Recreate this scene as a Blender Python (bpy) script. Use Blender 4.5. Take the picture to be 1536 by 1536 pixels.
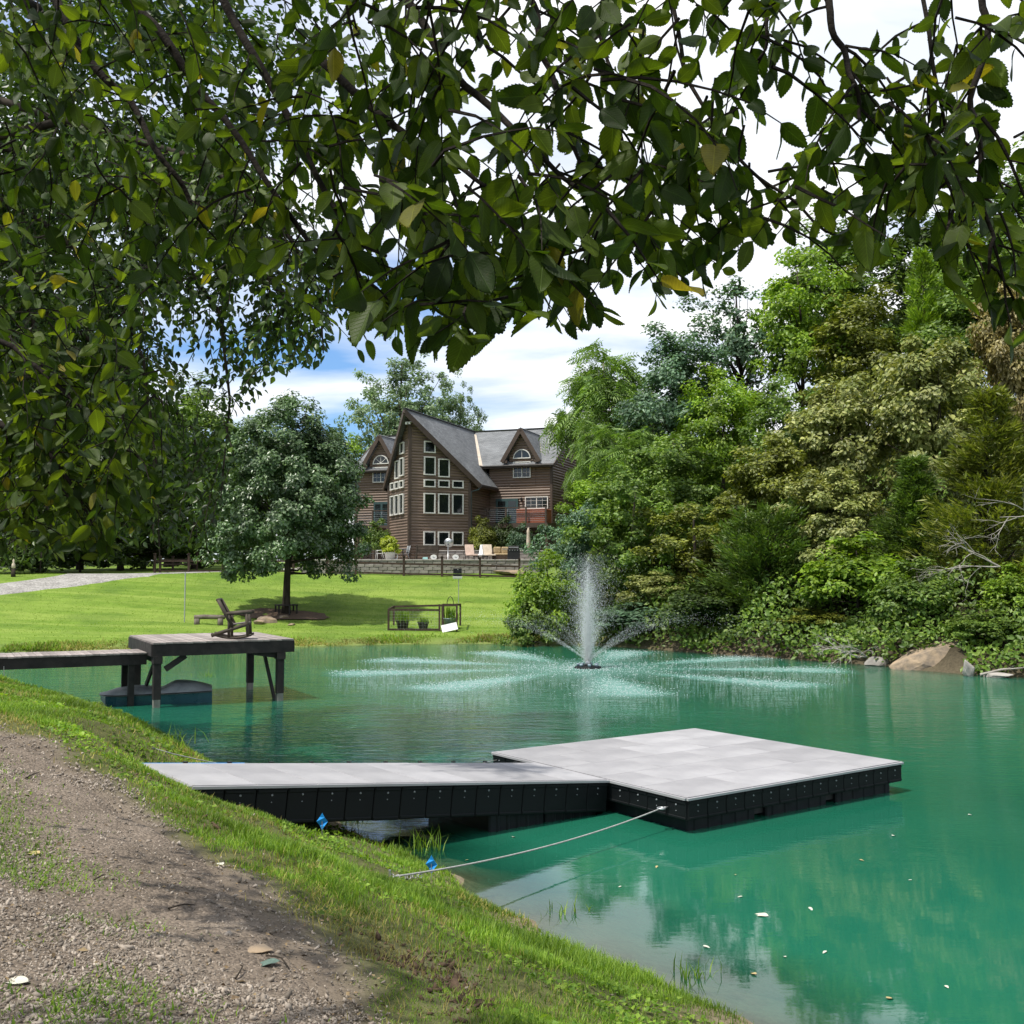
import bpy, bmesh, math, random
import numpy as np
from math import radians, sin, cos, pi, atan2, sqrt, exp
from mathutils import Vector, Matrix

for o in list(bpy.data.objects):
    bpy.data.objects.remove(o)
SC = bpy.context.scene
COL = SC.collection
random.seed(7)
RNG = np.random.default_rng(7)

# ------------------------------------------------------------------ camera
FPX, HORIZON, CAM_H = 1600.0, 862.0, 3.0          # focal length and horizon in pixels of a 1536 frame
PITCH = math.atan((HORIZON - 768) / FPX)
cam_data = bpy.data.cameras.new('camera')
cam = bpy.data.objects.new('camera', cam_data)
COL.objects.link(cam)
cam.location = (0, 0, CAM_H)
cam.rotation_euler = (pi / 2 + PITCH, 0, 0)
cam_data.sensor_width = 36
cam_data.sensor_fit = 'HORIZONTAL'
cam_data.lens = 36 * FPX / 1536
cam_data.clip_start = 0.05
cam_data.clip_end = 3000
SC.camera = cam

# ------------------------------------------------------------------ sun and sky
SUN_EL = radians(64)
SUN_AZ = atan2(-0.62, -0.42)                       # direction towards the sun: left and behind the camera
sdir = Vector((cos(SUN_EL) * sin(SUN_AZ), cos(SUN_EL) * cos(SUN_AZ), sin(SUN_EL)))
sun_data = bpy.data.lights.new('sun', 'SUN')
sun_data.energy = 4.4
sun_data.angle = radians(1.2)
sun_data.color = (1.0, 0.95, 0.86)
sun = bpy.data.objects.new('sun', sun_data)
COL.objects.link(sun)
sun.rotation_euler = sdir.to_track_quat('Z', 'Y').to_euler()
sun.location = (-20, -15, 40)

world = bpy.data.worlds.new('World')
SC.world = world
world.use_nodes = True
wt = world.node_tree
wt.nodes.clear()
def wn(t, **k):
    n = wt.nodes.new(t)
    for a, v in k.items():
        setattr(n, a, v)
    return n
w_out = wn('ShaderNodeOutputWorld')
w_bg = wn('ShaderNodeBackground')
w_bg.inputs['Strength'].default_value = 0.12
w_sky = wn('ShaderNodeTexSky', sky_type='NISHITA', sun_disc=False)
w_sky.sun_elevation = SUN_EL
w_sky.sun_rotation = SUN_AZ
w_sky.air_density = 1.2
w_sky.dust_density = 0.6
w_tc = wn('ShaderNodeTexCoord')
w_sep = wn('ShaderNodeSeparateXYZ')
wt.links.new(w_tc.outputs['Generated'], w_sep.inputs[0])
w_add = wn('ShaderNodeMath', operation='ADD')
w_add.inputs[1].default_value = 0.22
wt.links.new(w_sep.outputs['Z'], w_add.inputs[0])
w_div = wn('ShaderNodeVectorMath', operation='DIVIDE')
w_cmb = wn('ShaderNodeCombineXYZ')
for i in range(3):
    wt.links.new(w_add.outputs[0], w_cmb.inputs[i])
wt.links.new(w_tc.outputs['Generated'], w_div.inputs[0])
wt.links.new(w_cmb.outputs[0], w_div.inputs[1])
w_map = wn('ShaderNodeMapping')
w_map.inputs['Location'].default_value = (1.3, 1.7, 0)
w_map.inputs['Scale'].default_value = (0.62, 1.15, 0.0)
wt.links.new(w_div.outputs[0], w_map.inputs[0])
w_noise = wn('ShaderNodeTexNoise')
w_noise.inputs['Scale'].default_value = 1.5
w_noise.inputs['Detail'].default_value = 7
w_noise.inputs['Roughness'].default_value = 0.52
w_noise.inputs['Distortion'].default_value = 0.35
wt.links.new(w_map.outputs[0], w_noise.inputs['Vector'])
w_ramp = wn('ShaderNodeValToRGB')
w_ramp.color_ramp.elements[0].position = 0.33
w_ramp.color_ramp.elements[0].color = (0.05, 0.05, 0.05, 1)
w_ramp.color_ramp.elements[1].position = 0.54
w_ramp.color_ramp.elements[1].color = (1, 1, 1, 1)
wt.links.new(w_noise.outputs['Fac'], w_ramp.inputs[0])
w_mix = wn('ShaderNodeMix', data_type='RGBA')
wt.links.new(w_ramp.outputs[0], w_mix.inputs[0])
w_mul = wn('ShaderNodeMix', data_type='RGBA', blend_type='MULTIPLY')
w_mul.inputs[0].default_value = 1.0
w_mul.inputs[7].default_value = (0.50, 0.78, 1.15, 1)
wt.links.new(w_sky.outputs[0], w_mul.inputs[6])
wt.links.new(w_mul.outputs[2], w_mix.inputs[6])
w_n2 = wn('ShaderNodeTexNoise'); w_n2.inputs['Scale'].default_value = 2.6; w_n2.inputs['Detail'].default_value = 5
wt.links.new(w_map.outputs[0], w_n2.inputs['Vector'])
w_r2 = wn('ShaderNodeValToRGB')
w_r2.color_ramp.elements[0].position = .35; w_r2.color_ramp.elements[0].color = (.70, .75, .83, 1)
w_r2.color_ramp.elements[1].position = .62; w_r2.color_ramp.elements[1].color = (1, 1, 1, 1)
wt.links.new(w_n2.outputs['Fac'], w_r2.inputs[0])
w_sc = wn('ShaderNodeVectorMath', operation='SCALE'); w_sc.inputs['Scale'].default_value = 9.2
wt.links.new(w_r2.outputs[0], w_sc.inputs[0]); wt.links.new(w_sc.outputs[0], w_mix.inputs[7])
wt.links.new(w_mix.outputs[2], w_bg.inputs[0])
wt.links.new(w_bg.outputs[0], w_out.inputs[0])

SC.render.engine = 'CYCLES'
SC.view_settings.view_transform = 'Standard'
SC.view_settings.look = 'None'
SC.view_settings.exposure = 0.3
SC.view_settings.gamma = 1.0
SC.view_settings.use_curve_mapping = False
SC.cycles.use_denoising = True
SC.cycles.max_bounces = 8
SC.cycles.transparent_max_bounces = 8
SC.cycles.caustics_reflective = False
SC.cycles.caustics_refractive = False
SC.cycles.sample_clamp_indirect = 6.0

# ------------------------------------------------------------------ helpers
_c, _s = cos(PITCH), sin(PITCH)
def ray(px, py):
    d = ((px - 768) / FPX, 1.0, -(py - 768) / FPX)
    return np.array([d[0], d[1] * _c - d[2] * _s, d[1] * _s + d[2] * _c])
def G(px, py, z=0.0):
    v = ray(px, py)
    return v * ((z - CAM_H) / v[2]) + np.array([0, 0, CAM_H])
def A(px, py, D):
    v = ray(px, py)
    return v * (D / v[1]) + np.array([0, 0, CAM_H])
def project(P):
    P = np.asarray(P, float)
    x, y, z = P[..., 0], P[..., 1], P[..., 2] - CAM_H
    d = y * _c + z * _s
    u = -y * _s + z * _c
    return 768 + FPX * x / d, 768 - FPX * u / d, d

def tag(o, label=None, cat=None, group=None, kind=None):
    if label: o['label'] = label
    if cat: o['category'] = cat
    if group: o['group'] = group
    if kind: o['kind'] = kind
    return o
def empty(name, loc=(0, 0, 0), rz=0.0, label=None, cat=None, group=None):
    o = bpy.data.objects.new(name, None)
    o.empty_display_size = 0.2
    COL.objects.link(o)
    o.location = loc
    o.rotation_euler = (0, 0, rz)
    return tag(o, label, cat, group)
def link(name, me, parent=None, loc=None, rot=None, scale=None):
    o = bpy.data.objects.new(name, me)
    COL.objects.link(o)
    if parent is not None: o.parent = parent
    if loc is not None: o.location = loc
    if rot is not None: o.rotation_euler = rot
    if scale is not None: o.scale = scale
    return o
def copy_tree(o, parent=None):
    c = o.copy()
    COL.objects.link(c)
    c.parent = parent
    for ch in list(o.children):
        copy_tree(ch, c)
    return c

def np_mesh(name, V, F, mat=None, smooth=False):
    """V (n,3); F (m,k) index array, all faces of k corners"""
    V = np.ascontiguousarray(V, dtype=np.float32)
    F = np.ascontiguousarray(F, dtype=np.int32)
    me = bpy.data.meshes.new(name)
    m, k = F.shape
    me.vertices.add(len(V)); me.vertices.foreach_set('co', V.ravel())
    me.loops.add(m * k); me.loops.foreach_set('vertex_index', F.ravel())
    me.polygons.add(m)
    me.polygons.foreach_set('loop_start', np.arange(0, m * k, k, dtype=np.int32))
    me.polygons.foreach_set('loop_total', np.full(m, k, dtype=np.int32))
    if smooth:
        me.polygons.foreach_set('use_smooth', np.ones(m, dtype=bool))
    me.update(calc_edges=True)
    if mat: me.materials.append(mat)
    return me
def scatter(tv, tf, pos, R, scale):
    """copies of a template (tv, tf) -> V, F arrays"""
    tv = np.asarray(tv, float); tf = np.asarray(tf, int)
    pos = np.asarray(pos, float); N = len(pos); k = len(tv)
    scale = np.asarray(scale, float)
    if scale.ndim == 1: scale = scale[:, None]
    loc = tv[None] * np.broadcast_to(scale, (N, 3))[:, None, :]
    V = np.einsum('nij,nkj->nki', R, loc) + pos[:, None, :]
    F = tf[None] + (np.arange(N) * k)[:, None, None]
    return V.reshape(-1, 3), F.reshape(-1, tf.shape[1])
def unit(v):
    return v / np.maximum(np.linalg.norm(v, axis=-1, keepdims=True), 1e-9)
def frames(Y, Z):
    """rotation matrices with local Y along Y and local Z near Z"""
    Y = unit(Y); X = unit(np.cross(Y, Z)); Z2 = np.cross(X, Y)
    return np.stack([X, Y, Z2], axis=-1)

class MB:
    def __init__(self):
        self.v, self.f = [], []
    def quad(self, a, b, c, d):
        i = len(self.v); self.v += [tuple(a), tuple(b), tuple(c), tuple(d)]; self.f.append((i, i+1, i+2, i+3))
    def poly(self, pts):
        i = len(self.v); self.v += [tuple(p) for p in pts]; self.f.append(tuple(range(i, i+len(pts))))
    def box(self, c, s, rz=0.0, M=None, taper=1.0):
        """box centred at c with full sizes s; M = 3x3 basis; taper scales the top"""
        i = len(self.v)
        if M is None: M = Matrix.Rotation(rz, 3, 'Z')
        for z in (-.5, .5):
            t = taper if z > 0 else 1.0
            for x, y in ((-.5, -.5), (.5, -.5), (.5, .5), (-.5, .5)):
                p = M @ Vector((x*s[0]*t, y*s[1]*t, z*s[2]))
                self.v.append((p.x+c[0], p.y+c[1], p.z+c[2]))
        for q in ((3,2,1,0),(4,5,6,7),(0,1,5,4),(1,2,6,5),(2,3,7,6),(3,0,4,7)):
            self.f.append(tuple(i+k for k in q))
    def bar(self, p, q, w, h, up=(0,0,1)):
        p, q = Vector(p), Vector(q)
        d = (q-p); L = d.length; y = d.normalized(); u = Vector(up)
        x = y.cross(u)
        if x.length < 1e-4: x = y.cross(Vector((1, 0, 0)))
        x.normalize(); z = x.cross(y)
        self.box((p+q)/2, (w, L, h), M=Matrix((x, y, z)).transposed())
    def tube(self, pts, rad, n=8, cap=True):
        pts = [Vector(p) for p in pts]
        if not hasattr(rad, '__len__'): rad = [rad]*len(pts)
        i0 = len(self.v)
        ref = None
        for k, p in enumerate(pts):
            d = (pts[min(k+1, len(pts)-1)] - pts[max(k-1, 0)])
            d = d.normalized() if d.length > 1e-9 else Vector((0, 0, 1))
            if ref is None:
                ref = d.orthogonal().normalized()
            ref = (ref - d*ref.dot(d))
            ref = ref.normalized() if ref.length > 1e-6 else d.orthogonal().normalized()
            b = d.cross(ref)
            for j in range(n):
                a = 2*pi*j/n
                q = p + (ref*cos(a)+b*sin(a))*rad[k]
                self.v.append(tuple(q))
        for k in range(len(pts)-1):
            for j in range(n):
                a, b = i0+k*n+j, i0+k*n+(j+1) % n
                self.f.append((a, b, b+n, a+n))
        if cap:
            self.f.append(tuple(i0+j for j in reversed(range(n))))
            self.f.append(tuple(i0+(len(pts)-1)*n+j for j in range(n)))
    def lathe(self, prof, c=(0, 0, 0), n=20):
        """prof list of (r, z)"""
        i0 = len(self.v)
        for r, z in prof:
            for j in range(n):
                a = 2*pi*j/n
                self.v.append((c[0]+r*cos(a), c[1]+r*sin(a), c[2]+z))
        for k in range(len(prof)-1):
            for j in range(n):
                a, b = i0+k*n+j, i0+k*n+(j+1) % n
                self.f.append((a, b, b+n, a+n))
    def mesh(self, name, mat=None, smooth=False, bevel=0.0):
        me = bpy.data.meshes.new(name)
        me.from_pydata(self.v, [], self.f)
        if bevel > 0:
            bm = bmesh.new(); bm.from_mesh(me)
            bmesh.ops.remove_doubles(bm, verts=bm.verts, dist=1e-5)
            bmesh.ops.bevel(bm, geom=list(bm.edges), offset=bevel, segments=1, affect='EDGES', clamp_overlap=True)
            bm.to_mesh(me); bm.free()
        if smooth:
            for p in me.polygons: p.use_smooth = True
        if mat: me.materials.append(mat)
        return me
    def build(self, name, mat, parent=None, smooth=False, bevel=0.0, **k):
        return link(name, self.mesh(name, mat, smooth, bevel), parent, **k)

def vnoise(x, y, seed=0.0, oct=3, f=1.0):
    """cheap smooth 2d noise, roughly -1..1"""
    r = np.random.default_rng(int(seed*1000)+5)
    out = 0; a = 1.0; tot = 0
    for o in range(oct):
        for k in range(3):
            th = r.uniform(0, 2*pi); ph = r.uniform(0, 2*pi); q = f*r.uniform(.7, 1.4)
            out = out + a/3*np.sin(q*(np.cos(th)*x+np.sin(th)*y)+ph + 1.3*np.sin(.7*q*(np.sin(th)*x-np.cos(th)*y)+ph*2))
        tot += a*.6; a *= .5; f *= 2.1
    return out/tot
def sstep(a, b, x):
    t = np.clip((x-a)/(b-a), 0, 1)
    return t*t*(3-2*t)
# ------------------------------------------------------------------ materials
class NT:
    def __init__(self, name):
        self.m = bpy.data.materials.new(name); self.m.use_nodes = True
        self.t = self.m.node_tree; self.t.nodes.clear()
        self.out = self.n('ShaderNodeOutputMaterial')
    def n(self, t, **k):
        x = self.t.nodes.new(t)
        for a, v in k.items(): setattr(x, a, v)
        return x
    def l(self, a, b): self.t.links.new(a, b)
    def co(self, kind='Object'):
        return self.n('ShaderNodeTexCoord').outputs[kind]
    def noise(self, vec, scale, detail=4, rough=.55, dist=0.0):
        x = self.n('ShaderNodeTexNoise')
        x.inputs['Scale'].default_value = scale; x.inputs['Detail'].default_value = detail
        x.inputs['Roughness'].default_value = rough; x.inputs['Distortion'].default_value = dist
        if vec is not None: self.l(vec, x.inputs['Vector'])
        return x.outputs['Fac']
    def mapv(self, vec, scale=(1, 1, 1), loc=(0, 0, 0), rot=(0, 0, 0)):
        x = self.n('ShaderNodeMapping')
        x.inputs['Scale'].default_value = scale; x.inputs['Location'].default_value = loc; x.inputs['Rotation'].default_value = rot
        self.l(vec, x.inputs[0]); return x.outputs[0]
    def ramp(self, fac, stops):
        x = self.n('ShaderNodeValToRGB'); cr = x.color_ramp
        while len(cr.elements) < len(stops): cr.elements.new(0.5)
        for e, (p, c) in zip(cr.elements, stops):
            e.position = p
            e.color = (c, c, c, 1) if not hasattr(c, '__len__') else (*c, 1)
        self.l(fac, x.inputs[0]); return x.outputs[0]
    def mix(self, fac, a, b, blend='MIX'):
        x = self.n('ShaderNodeMix', data_type='RGBA', blend_type=blend)
        for s, v in ((0, fac), (6, a), (7, b)):
            if isinstance(v, (int, float)): x.inputs[s].default_value = v
            elif isinstance(v, tuple): x.inputs[s].default_value = (*v, 1)
            else: self.l(v, x.inputs[s])
        return x.outputs[2]
    def math(self, op, a, b=None, clamp=False):
        x = self.n('ShaderNodeMath', operation=op, use_clamp=clamp)
        for s, v in ((0, a), (1, b)):
            if v is None: continue
            if isinstance(v, (int, float)): x.inputs[s].default_value = v
            else: self.l(v, x.inputs[s])
        return x.outputs[0]
    def bump(self, h, strength=.4, dist=.02):
        x = self.n('ShaderNodeBump'); x.inputs['Strength'].default_value = strength; x.inputs['Distance'].default_value = dist
        self.l(h, x.inputs['Height']); return x.outputs[0]
    def pbr(self, color, rough=.6, normal=None, spec=.3, metal=0.0):
        x = self.n('ShaderNodeBsdfPrincipled')
        for s, v in (('Base Color', color), ('Roughness', rough), ('Specular IOR Level', spec), ('Metallic', metal)):
            if isinstance(v, (int, float)): x.inputs[s].default_value = v
            elif isinstance(v, tuple): x.inputs[s].default_value = (*v, 1)
            else: self.l(v, x.inputs[s])
        if normal is not None: self.l(normal, x.inputs['Normal'])
        return x
    def end(self, shader):
        self.l(shader, self.out.inputs['Surface']); return self.m

def plain(name, c1, c2=None, scale=3.0, rough=.65, bump=.0, bscale=40.0, spec=.25, stretch=(1, 1, 1), island=0.0, metal=0.0):
    t = NT(name)
    v = t.mapv(t.co(), stretch)
    c2 = c2 or tuple(x*.72 for x in c1)
    f = t.noise(v, scale, 6, .62)
    col = t.ramp(f, [(.33, c2), (.67, c1)])
    if island:
        g = t.n('ShaderNodeNewGeometry')
        oi = t.n('ShaderNodeObjectInfo')
        r = t.math('FRACT', t.math('ADD', g.outputs['Random Per Island'], oi.outputs['Random']))
        col = t.mix(1.0, col, t.ramp(r, [(0, 1-island), (1, 1+island)]), 'MULTIPLY')
    nb = t.bump(t.noise(v, bscale, 4), bump, .01) if bump else None
    rr = t.ramp(t.noise(v, scale*2.3, 3), [(.3, max(.05, rough-.1)), (.7, min(1, rough+.12))])
    return t.end(t.pbr(col, rr, nb, spec, metal).outputs[0])

def leafmat(name, dark, mid, light, trans=.35, tcol=None, rough=.45, spec=.35, patch=.38, pscale=.5, veins=False):
    t = NT(name)
    g = t.n('ShaderNodeNewGeometry'); oi = t.n('ShaderNodeObjectInfo')
    r = t.math('FRACT', t.math('ADD', g.outputs['Random Per Island'], oi.outputs['Random']))
    top_ = (.17, .145, .018) if veins else tuple(min(1, x*1.25) for x in light)
    base = t.ramp(r, [(0.0, dark), (.45, mid), (.8, light), (.965, light), (1.0, top_)])
    pn = t.noise(t.co(), pscale, 3)
    base = t.mix(1.0, base, t.ramp(pn, [(.35, 1-patch), (.65, 1+patch)]), 'MULTIPLY')
    nrm = None
    if veins:
        at = t.n('ShaderNodeAttribute', attribute_name='leafuv'); sx = t.n('ShaderNodeSeparateXYZ'); t.l(at.outputs['Vector'], sx.inputs[0])
        ax_ = t.math('ABSOLUTE', sx.outputs[0])
        wv = t.math('SINE', t.math('MULTIPLY', t.math('SUBTRACT', sx.outputs[1], t.math('MULTIPLY', ax_, 1.1)), 75.0))
        side = t.ramp(wv, [(.80, 0.0), (1.0, 1.0)])
        rib = t.ramp(ax_, [(.006, 1.0), (.016, 0.0)])
        vn = t.math('MAXIMUM', t.math('MULTIPLY', side, .55), rib)
        base = t.mix(1.0, base, t.ramp(vn, [(0.0, 1.0), (1.0, 1.55)]), 'MULTIPLY')
        spots = t.ramp(t.noise(at.outputs['Vector'], 9.0, 3), [(.66, 0.0), (.74, .6)])
        base = t.mix(spots, base, (.07, .055, .015))
        nrm = t.bump(t.math('ADD', vn, t.math('MULTIPLY', t.noise(at.outputs['Vector'], 30, 2), .4)), .35, .004)
    p = t.pbr(base, rough, nrm, spec)
    tr = t.n('ShaderNodeBsdfTranslucent')
    tc = tcol or (1.25, 1.35, .5)
    t.l(t.mix(1.0, base, tc, 'MULTIPLY'), tr.inputs[0])
    mx = t.n('ShaderNodeMixShader'); mx.inputs[0].default_value = trans
    t.l(p.outputs[0], mx.inputs[1]); t.l(tr.outputs[0], mx.inputs[2])
    return t.end(mx.outputs[0])

M = {}
# --- foliage
M['leaf_over'] = leafmat('overhanging_leaf', (.015, .031, .004), (.028, .055, .008), (.075, .112, .013), .44, (2.0, 1.95, .5), .5, .22, .2, 2.0, True)
M['leaf_weep'] = leafmat('weeping_leaf', (.022, .046, .009), (.038, .074, .012), (.075, .125, .017), .38, (1.4, 1.5, .5), .4, .4)
M['leaf_pear'] = leafmat('pear_leaf', (.050, .095, .036), (.080, .138, .050), (.155, .23, .105), .22, (1.1, 1.3, .6), .35, .55)
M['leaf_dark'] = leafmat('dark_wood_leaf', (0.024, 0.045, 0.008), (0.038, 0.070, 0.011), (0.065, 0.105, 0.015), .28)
M['leaf_mid'] = leafmat('green_leaf', (0.066, 0.125, 0.019), (0.104, 0.181, 0.026), (0.170, 0.250, 0.039), .3)
M['leaf_bright'] = leafmat('bright_leaf', (0.104, 0.188, 0.015), (0.163, 0.275, 0.022), (0.251, 0.362, 0.035), .38)
M['leaf_blue'] = leafmat('bluish_leaf', (0.050, 0.106, 0.056), (0.081, 0.150, 0.081), (0.138, 0.225, 0.125), .22)
M['leaf_pale'] = leafmat('pale_leaf', (.12, .15, .035), (.20, .235, .060), (.33, .345, .115), .28, (1.2, 1.2, .6))
M['leaf_gold'] = leafmat('golden_leaf', (.14, .125, .04), (.22, .19, .065), (.33, .28, .11), .28, (1.2, 1.1, .6))
M['leaf_olive'] = leafmat('olive_leaf', (0.073, 0.094, 0.014), (0.125, 0.150, 0.019), (0.206, 0.225, 0.031), .28)
M['leaf_cedar'] = leafmat('cedar_leaf', (0.044, 0.088, 0.015), (0.081, 0.138, 0.022), (0.132, 0.200, 0.031), .25)
M['leaf_silver'] = leafmat('cottonwood_leaf', (.09, .15, .075), (.15, .22, .11), (.26, .34, .20), .4, (1.2, 1.3, .8))
M['leaf_frond'] = leafmat('frond_leaf', (0.088, 0.163, 0.039), (0.132, 0.225, 0.048), (0.206, 0.312, 0.070), .32)
M['leaf_lime'] = leafmat('lime_leaf', (.20, .26, .02), (.32, .38, .035), (.44, .48, .06), .35)
M['grass'] = leafmat('grass_blade', (.075, .155, .016), (.13, .24, .022), (.23, .345, .045), .40, (1.3, 1.35, .5), .5, .25, .35, .9)
M['grass_lawn'] = leafmat('lawn_blade', (.12, .22, .022), (.17, .28, .03), (.24, .34, .05), .4, (1.2, 1.25, .6), .6, .15, .15, .9)
M['grass_dry'] = leafmat('dry_grass', (.20, .20, .05), (.30, .27, .075), (.40, .35, .12), .35, (1.1, 1.05, .7), .6, .15)
M['bark'] = plain('bark', (.055, .045, .035), (.02, .017, .014), 6, .85, .8, 30, .1, (1, 1, .25))
M['bark_dark'] = plain('dark_bark', (.030, .025, .021), (.012, .010, .009), 20, .9, .8, 60, .08)
M['bark_pale'] = plain('pale_bark', (.20, .175, .14), (.09, .075, .06), 6, .85, .6, 30, .1, (1, 1, .25))
M['deadwood'] = plain('bleached_wood', (.42, .39, .35), (.22, .20, .17), 5, .8, .5, 40, .1)
# --- timber, metal, plastic
M['log'] = plain('log_siding', (.215, .155, .118), (.135, .096, .074), 1.4, .5, .25, 20, .35, (.25, .25, 3))
M['trim_brown'] = plain('brown_trim', (.085, .06, .045), (.055, .04, .03), 2, .55, .1, 20, .3)
M['vinyl'] = plain('white_vinyl', (.74, .73, .68), (.62, .61, .56), 2, .45, 0, 20, .4)
M['teal_door'] = plain('teal_door', (.045, .085, .085), (.03, .06, .06), 2, .4, 0, 20, .4)
M['flash'] = plain('valley_flashing', (.60, .52, .42), (.45, .38, .30), 3, .5, 0, 20, .3)
M['gutter'] = plain('dark_gutter', (.035, .032, .03), None, 3, .4, 0, 20, .4)
M['fence'] = plain('fence_wood', (.085, .058, .045), (.04, .028, .022), 4, .75, .4, 30, .15, (1, 1, .3))
M['pier'] = plain('dark_stained_wood', (.040, .034, .032), (.018, .016, .016), 3, .7, .5, 25, .2, (1, 1, 1))
M['pier_top'] = plain('weathered_board', (.33, .29, .27), (.19, .165, .155), 5, .8, .5, 30, .15, (1, .25, 1), .22)
M['pier_wet'] = plain('water_bleached_wood', (.30, .28, .25), (.16, .15, .135), 5, .8, .5, 30, .15, (1, 1, .3))
M['chair_log'] = plain('brown_log', (.085, .070, .053), (.035, .028, .022), 4, .65, .4, 25, .2, (1, 1, .4))
M['sling'] = plain('dark_woven_sling', (.035, .028, .024), (.02, .016, .014), 20, .9, .6, 90, .05)
M['hdpe'] = plain('black_plastic', (.007, .009, .010), (.004, .005, .006), 3, .55, .12, 60, .18)
M['float'] = plain('black_float_plastic', (.009, .013, .017), (.005, .007, .009), 2, .5, .15, 40, .25)
M['deck'] = plain('grey_composite_deck', (.345, .34, .35), (.25, .247, .257), 1.1, .75, .3, 120, .2, (1, 1, 1), .16)
M['steel'] = plain('galvanised_steel', (.55, .56, .57), (.40, .41, .42), 8, .4, 0, 20, .5, (1, 1, 1), 0, .8)
M['rope'] = plain('pale_rope', (.40, .40, .39), (.26, .26, .25), 30, .8, .6, 120, .15)
M['blue_flag'] = plain('blue_vinyl_flag', (.015, .26, .66), (.01, .20, .55), 3, .5, 0, 20, .3)
M['boat_hull'] = plain('teal_blue_gelcoat', (.022, .085, .11), (.014, .055, .072), 2, .3, 0, 20, .5)
M['boat_top'] = plain('grey_gelcoat', (.30, .32, .33), (.13, .145, .16), 2, .5, .1, 20, .35)
M['black'] = plain('black_metal', (.015, .015, .016), (.01, .01, .01), 4, .45, 0, 20, .4)
M['white'] = plain('white_paint', (.78, .78, .76), (.66, .66, .64), 3, .5, 0, 20, .35)
M['cushion'] = plain('cream_cushion', (.62, .53, .42), (.50, .42, .33), 6, .9, .3, 60, .1)
M['cushion_pink'] = plain('pinkish_cushion', (.58, .44, .37), (.46, .35, .29), 6, .9, .3, 60, .1)
M['cushion_tan'] = plain('tan_patterned_cushion', (.48, .37, .22), (.27, .20, .11), 14, .9, .3, 60, .1)
M['cedar_box'] = plain('orange_cedar', (.36, .115, .060), (.25, .075, .04), 4, .55, .2, 30, .3, (.3, 1, 3))
M['wicker'] = plain('brown_wicker', (.10, .07, .05), (.05, .035, .025), 30, .8, .5, 80, .15)
M['stone'] = plain('tan_boulder', (.36, .27, .18), (.14, .12, .10), 2.6, .9, 1.0, 7, .1)
M['stone_grey'] = plain('grey_stone', (.33, .31, .28), (.18, .165, .15), 4, .85, .6, 20, .15, (1, 1, 1), .2)
M['wall_block'] = plain('grey_wall_block', (.30, .275, .25), (.20, .18, .165), 3, .85, .5, 25, .15, (1, 1, 1), .18)
M['paving'] = plain('patio_paving', (.40, .375, .345), (.30, .28, .26), 2, .8, .3, 30, .15)
M['terracotta'] = plain('dark_pot', (.05, .04, .038), (.03, .025, .024), 4, .6, .2, 20, .25)
M['zinc'] = plain('zinc_bucket', (.30, .37, .42), (.20, .26, .30), 5, .4, .1, 20, .5, (1, 1, 1), 0, .3)
M['panel'] = plain('solar_panel', (.008, .009, .012), (.005, .006, .008), 4, .2, 0, 20, .5)
M['turquoise'] = plain('turquoise_plastic', (.35, .60, .58), None, 3, .5)
M['spray'] = (lambda t: (lambda p, tr, mx: (t.l(p.outputs[0], mx.inputs[1]), t.l(tr.outputs[0], mx.inputs[2]), t.end(mx.outputs[0]))[2])(
    t.pbr((.86, .90, .92), .25, None, .5), t.n('ShaderNodeBsdfTranslucent'), t.n('ShaderNodeMixShader')))(NT('water_spray'))
M['leaf_litter'] = plain('dry_leaf', (.50, .40, .20), (.34, .26, .12), 9, .8, .3, 40, .1)
M['petal'] = plain('pale_leaf_underside', (.62, .60, .50), (.48, .47, .38), 9, .7, .3, 40, .2)
M['leaf_bluegreen'] = plain('blue_green_leaf', (.12, .18, .15), (.08, .12, .10), 9, .7, .3, 40, .2)
M['pebble'] = plain('path_gravel', (.33, .285, .24), (.20, .168, .135), 6, .85, .2, 40, .2, (1, 1, 1), .45)

def glassmat():
    t = NT('window_glass')
    p = t.pbr((.010, .013, .014), .04, t.bump(t.noise(t.co(), .6, 2), .05, .05), .6)
    return t.end(p.outputs[0])
M['glass'] = glassmat()
def shinglemat():
    t = NT('grey_shingle')
    v = t.co()
    b = t.n('ShaderNodeTexBrick')
    b.inputs['Scale'].default_value = 1.0; b.inputs['Brick Width'].default_value = .32; b.inputs['Row Height'].default_value = .14
    b.inputs['Mortar Size'].default_value = .006; b.inputs['Color1'].default_value = (.20, .208, .215, 1); b.inputs['Color2'].default_value = (.145, .152, .158, 1)
    b.inputs['Mortar'].default_value = (.05, .05, .055, 1)
    t.l(t.n('ShaderNodeUVMap').outputs[0], b.inputs['Vector'])
    col = t.mix(1.0, b.outputs[0], t.ramp(t.noise(v, .8, 5), [(.3, .8), (.7, 1.2)]), 'MULTIPLY')
    return t.end(t.pbr(col, .85, t.bump(b.outputs['Fac'], .5, -.01), .15).outputs[0])
M['shingle'] = shinglemat()
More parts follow.
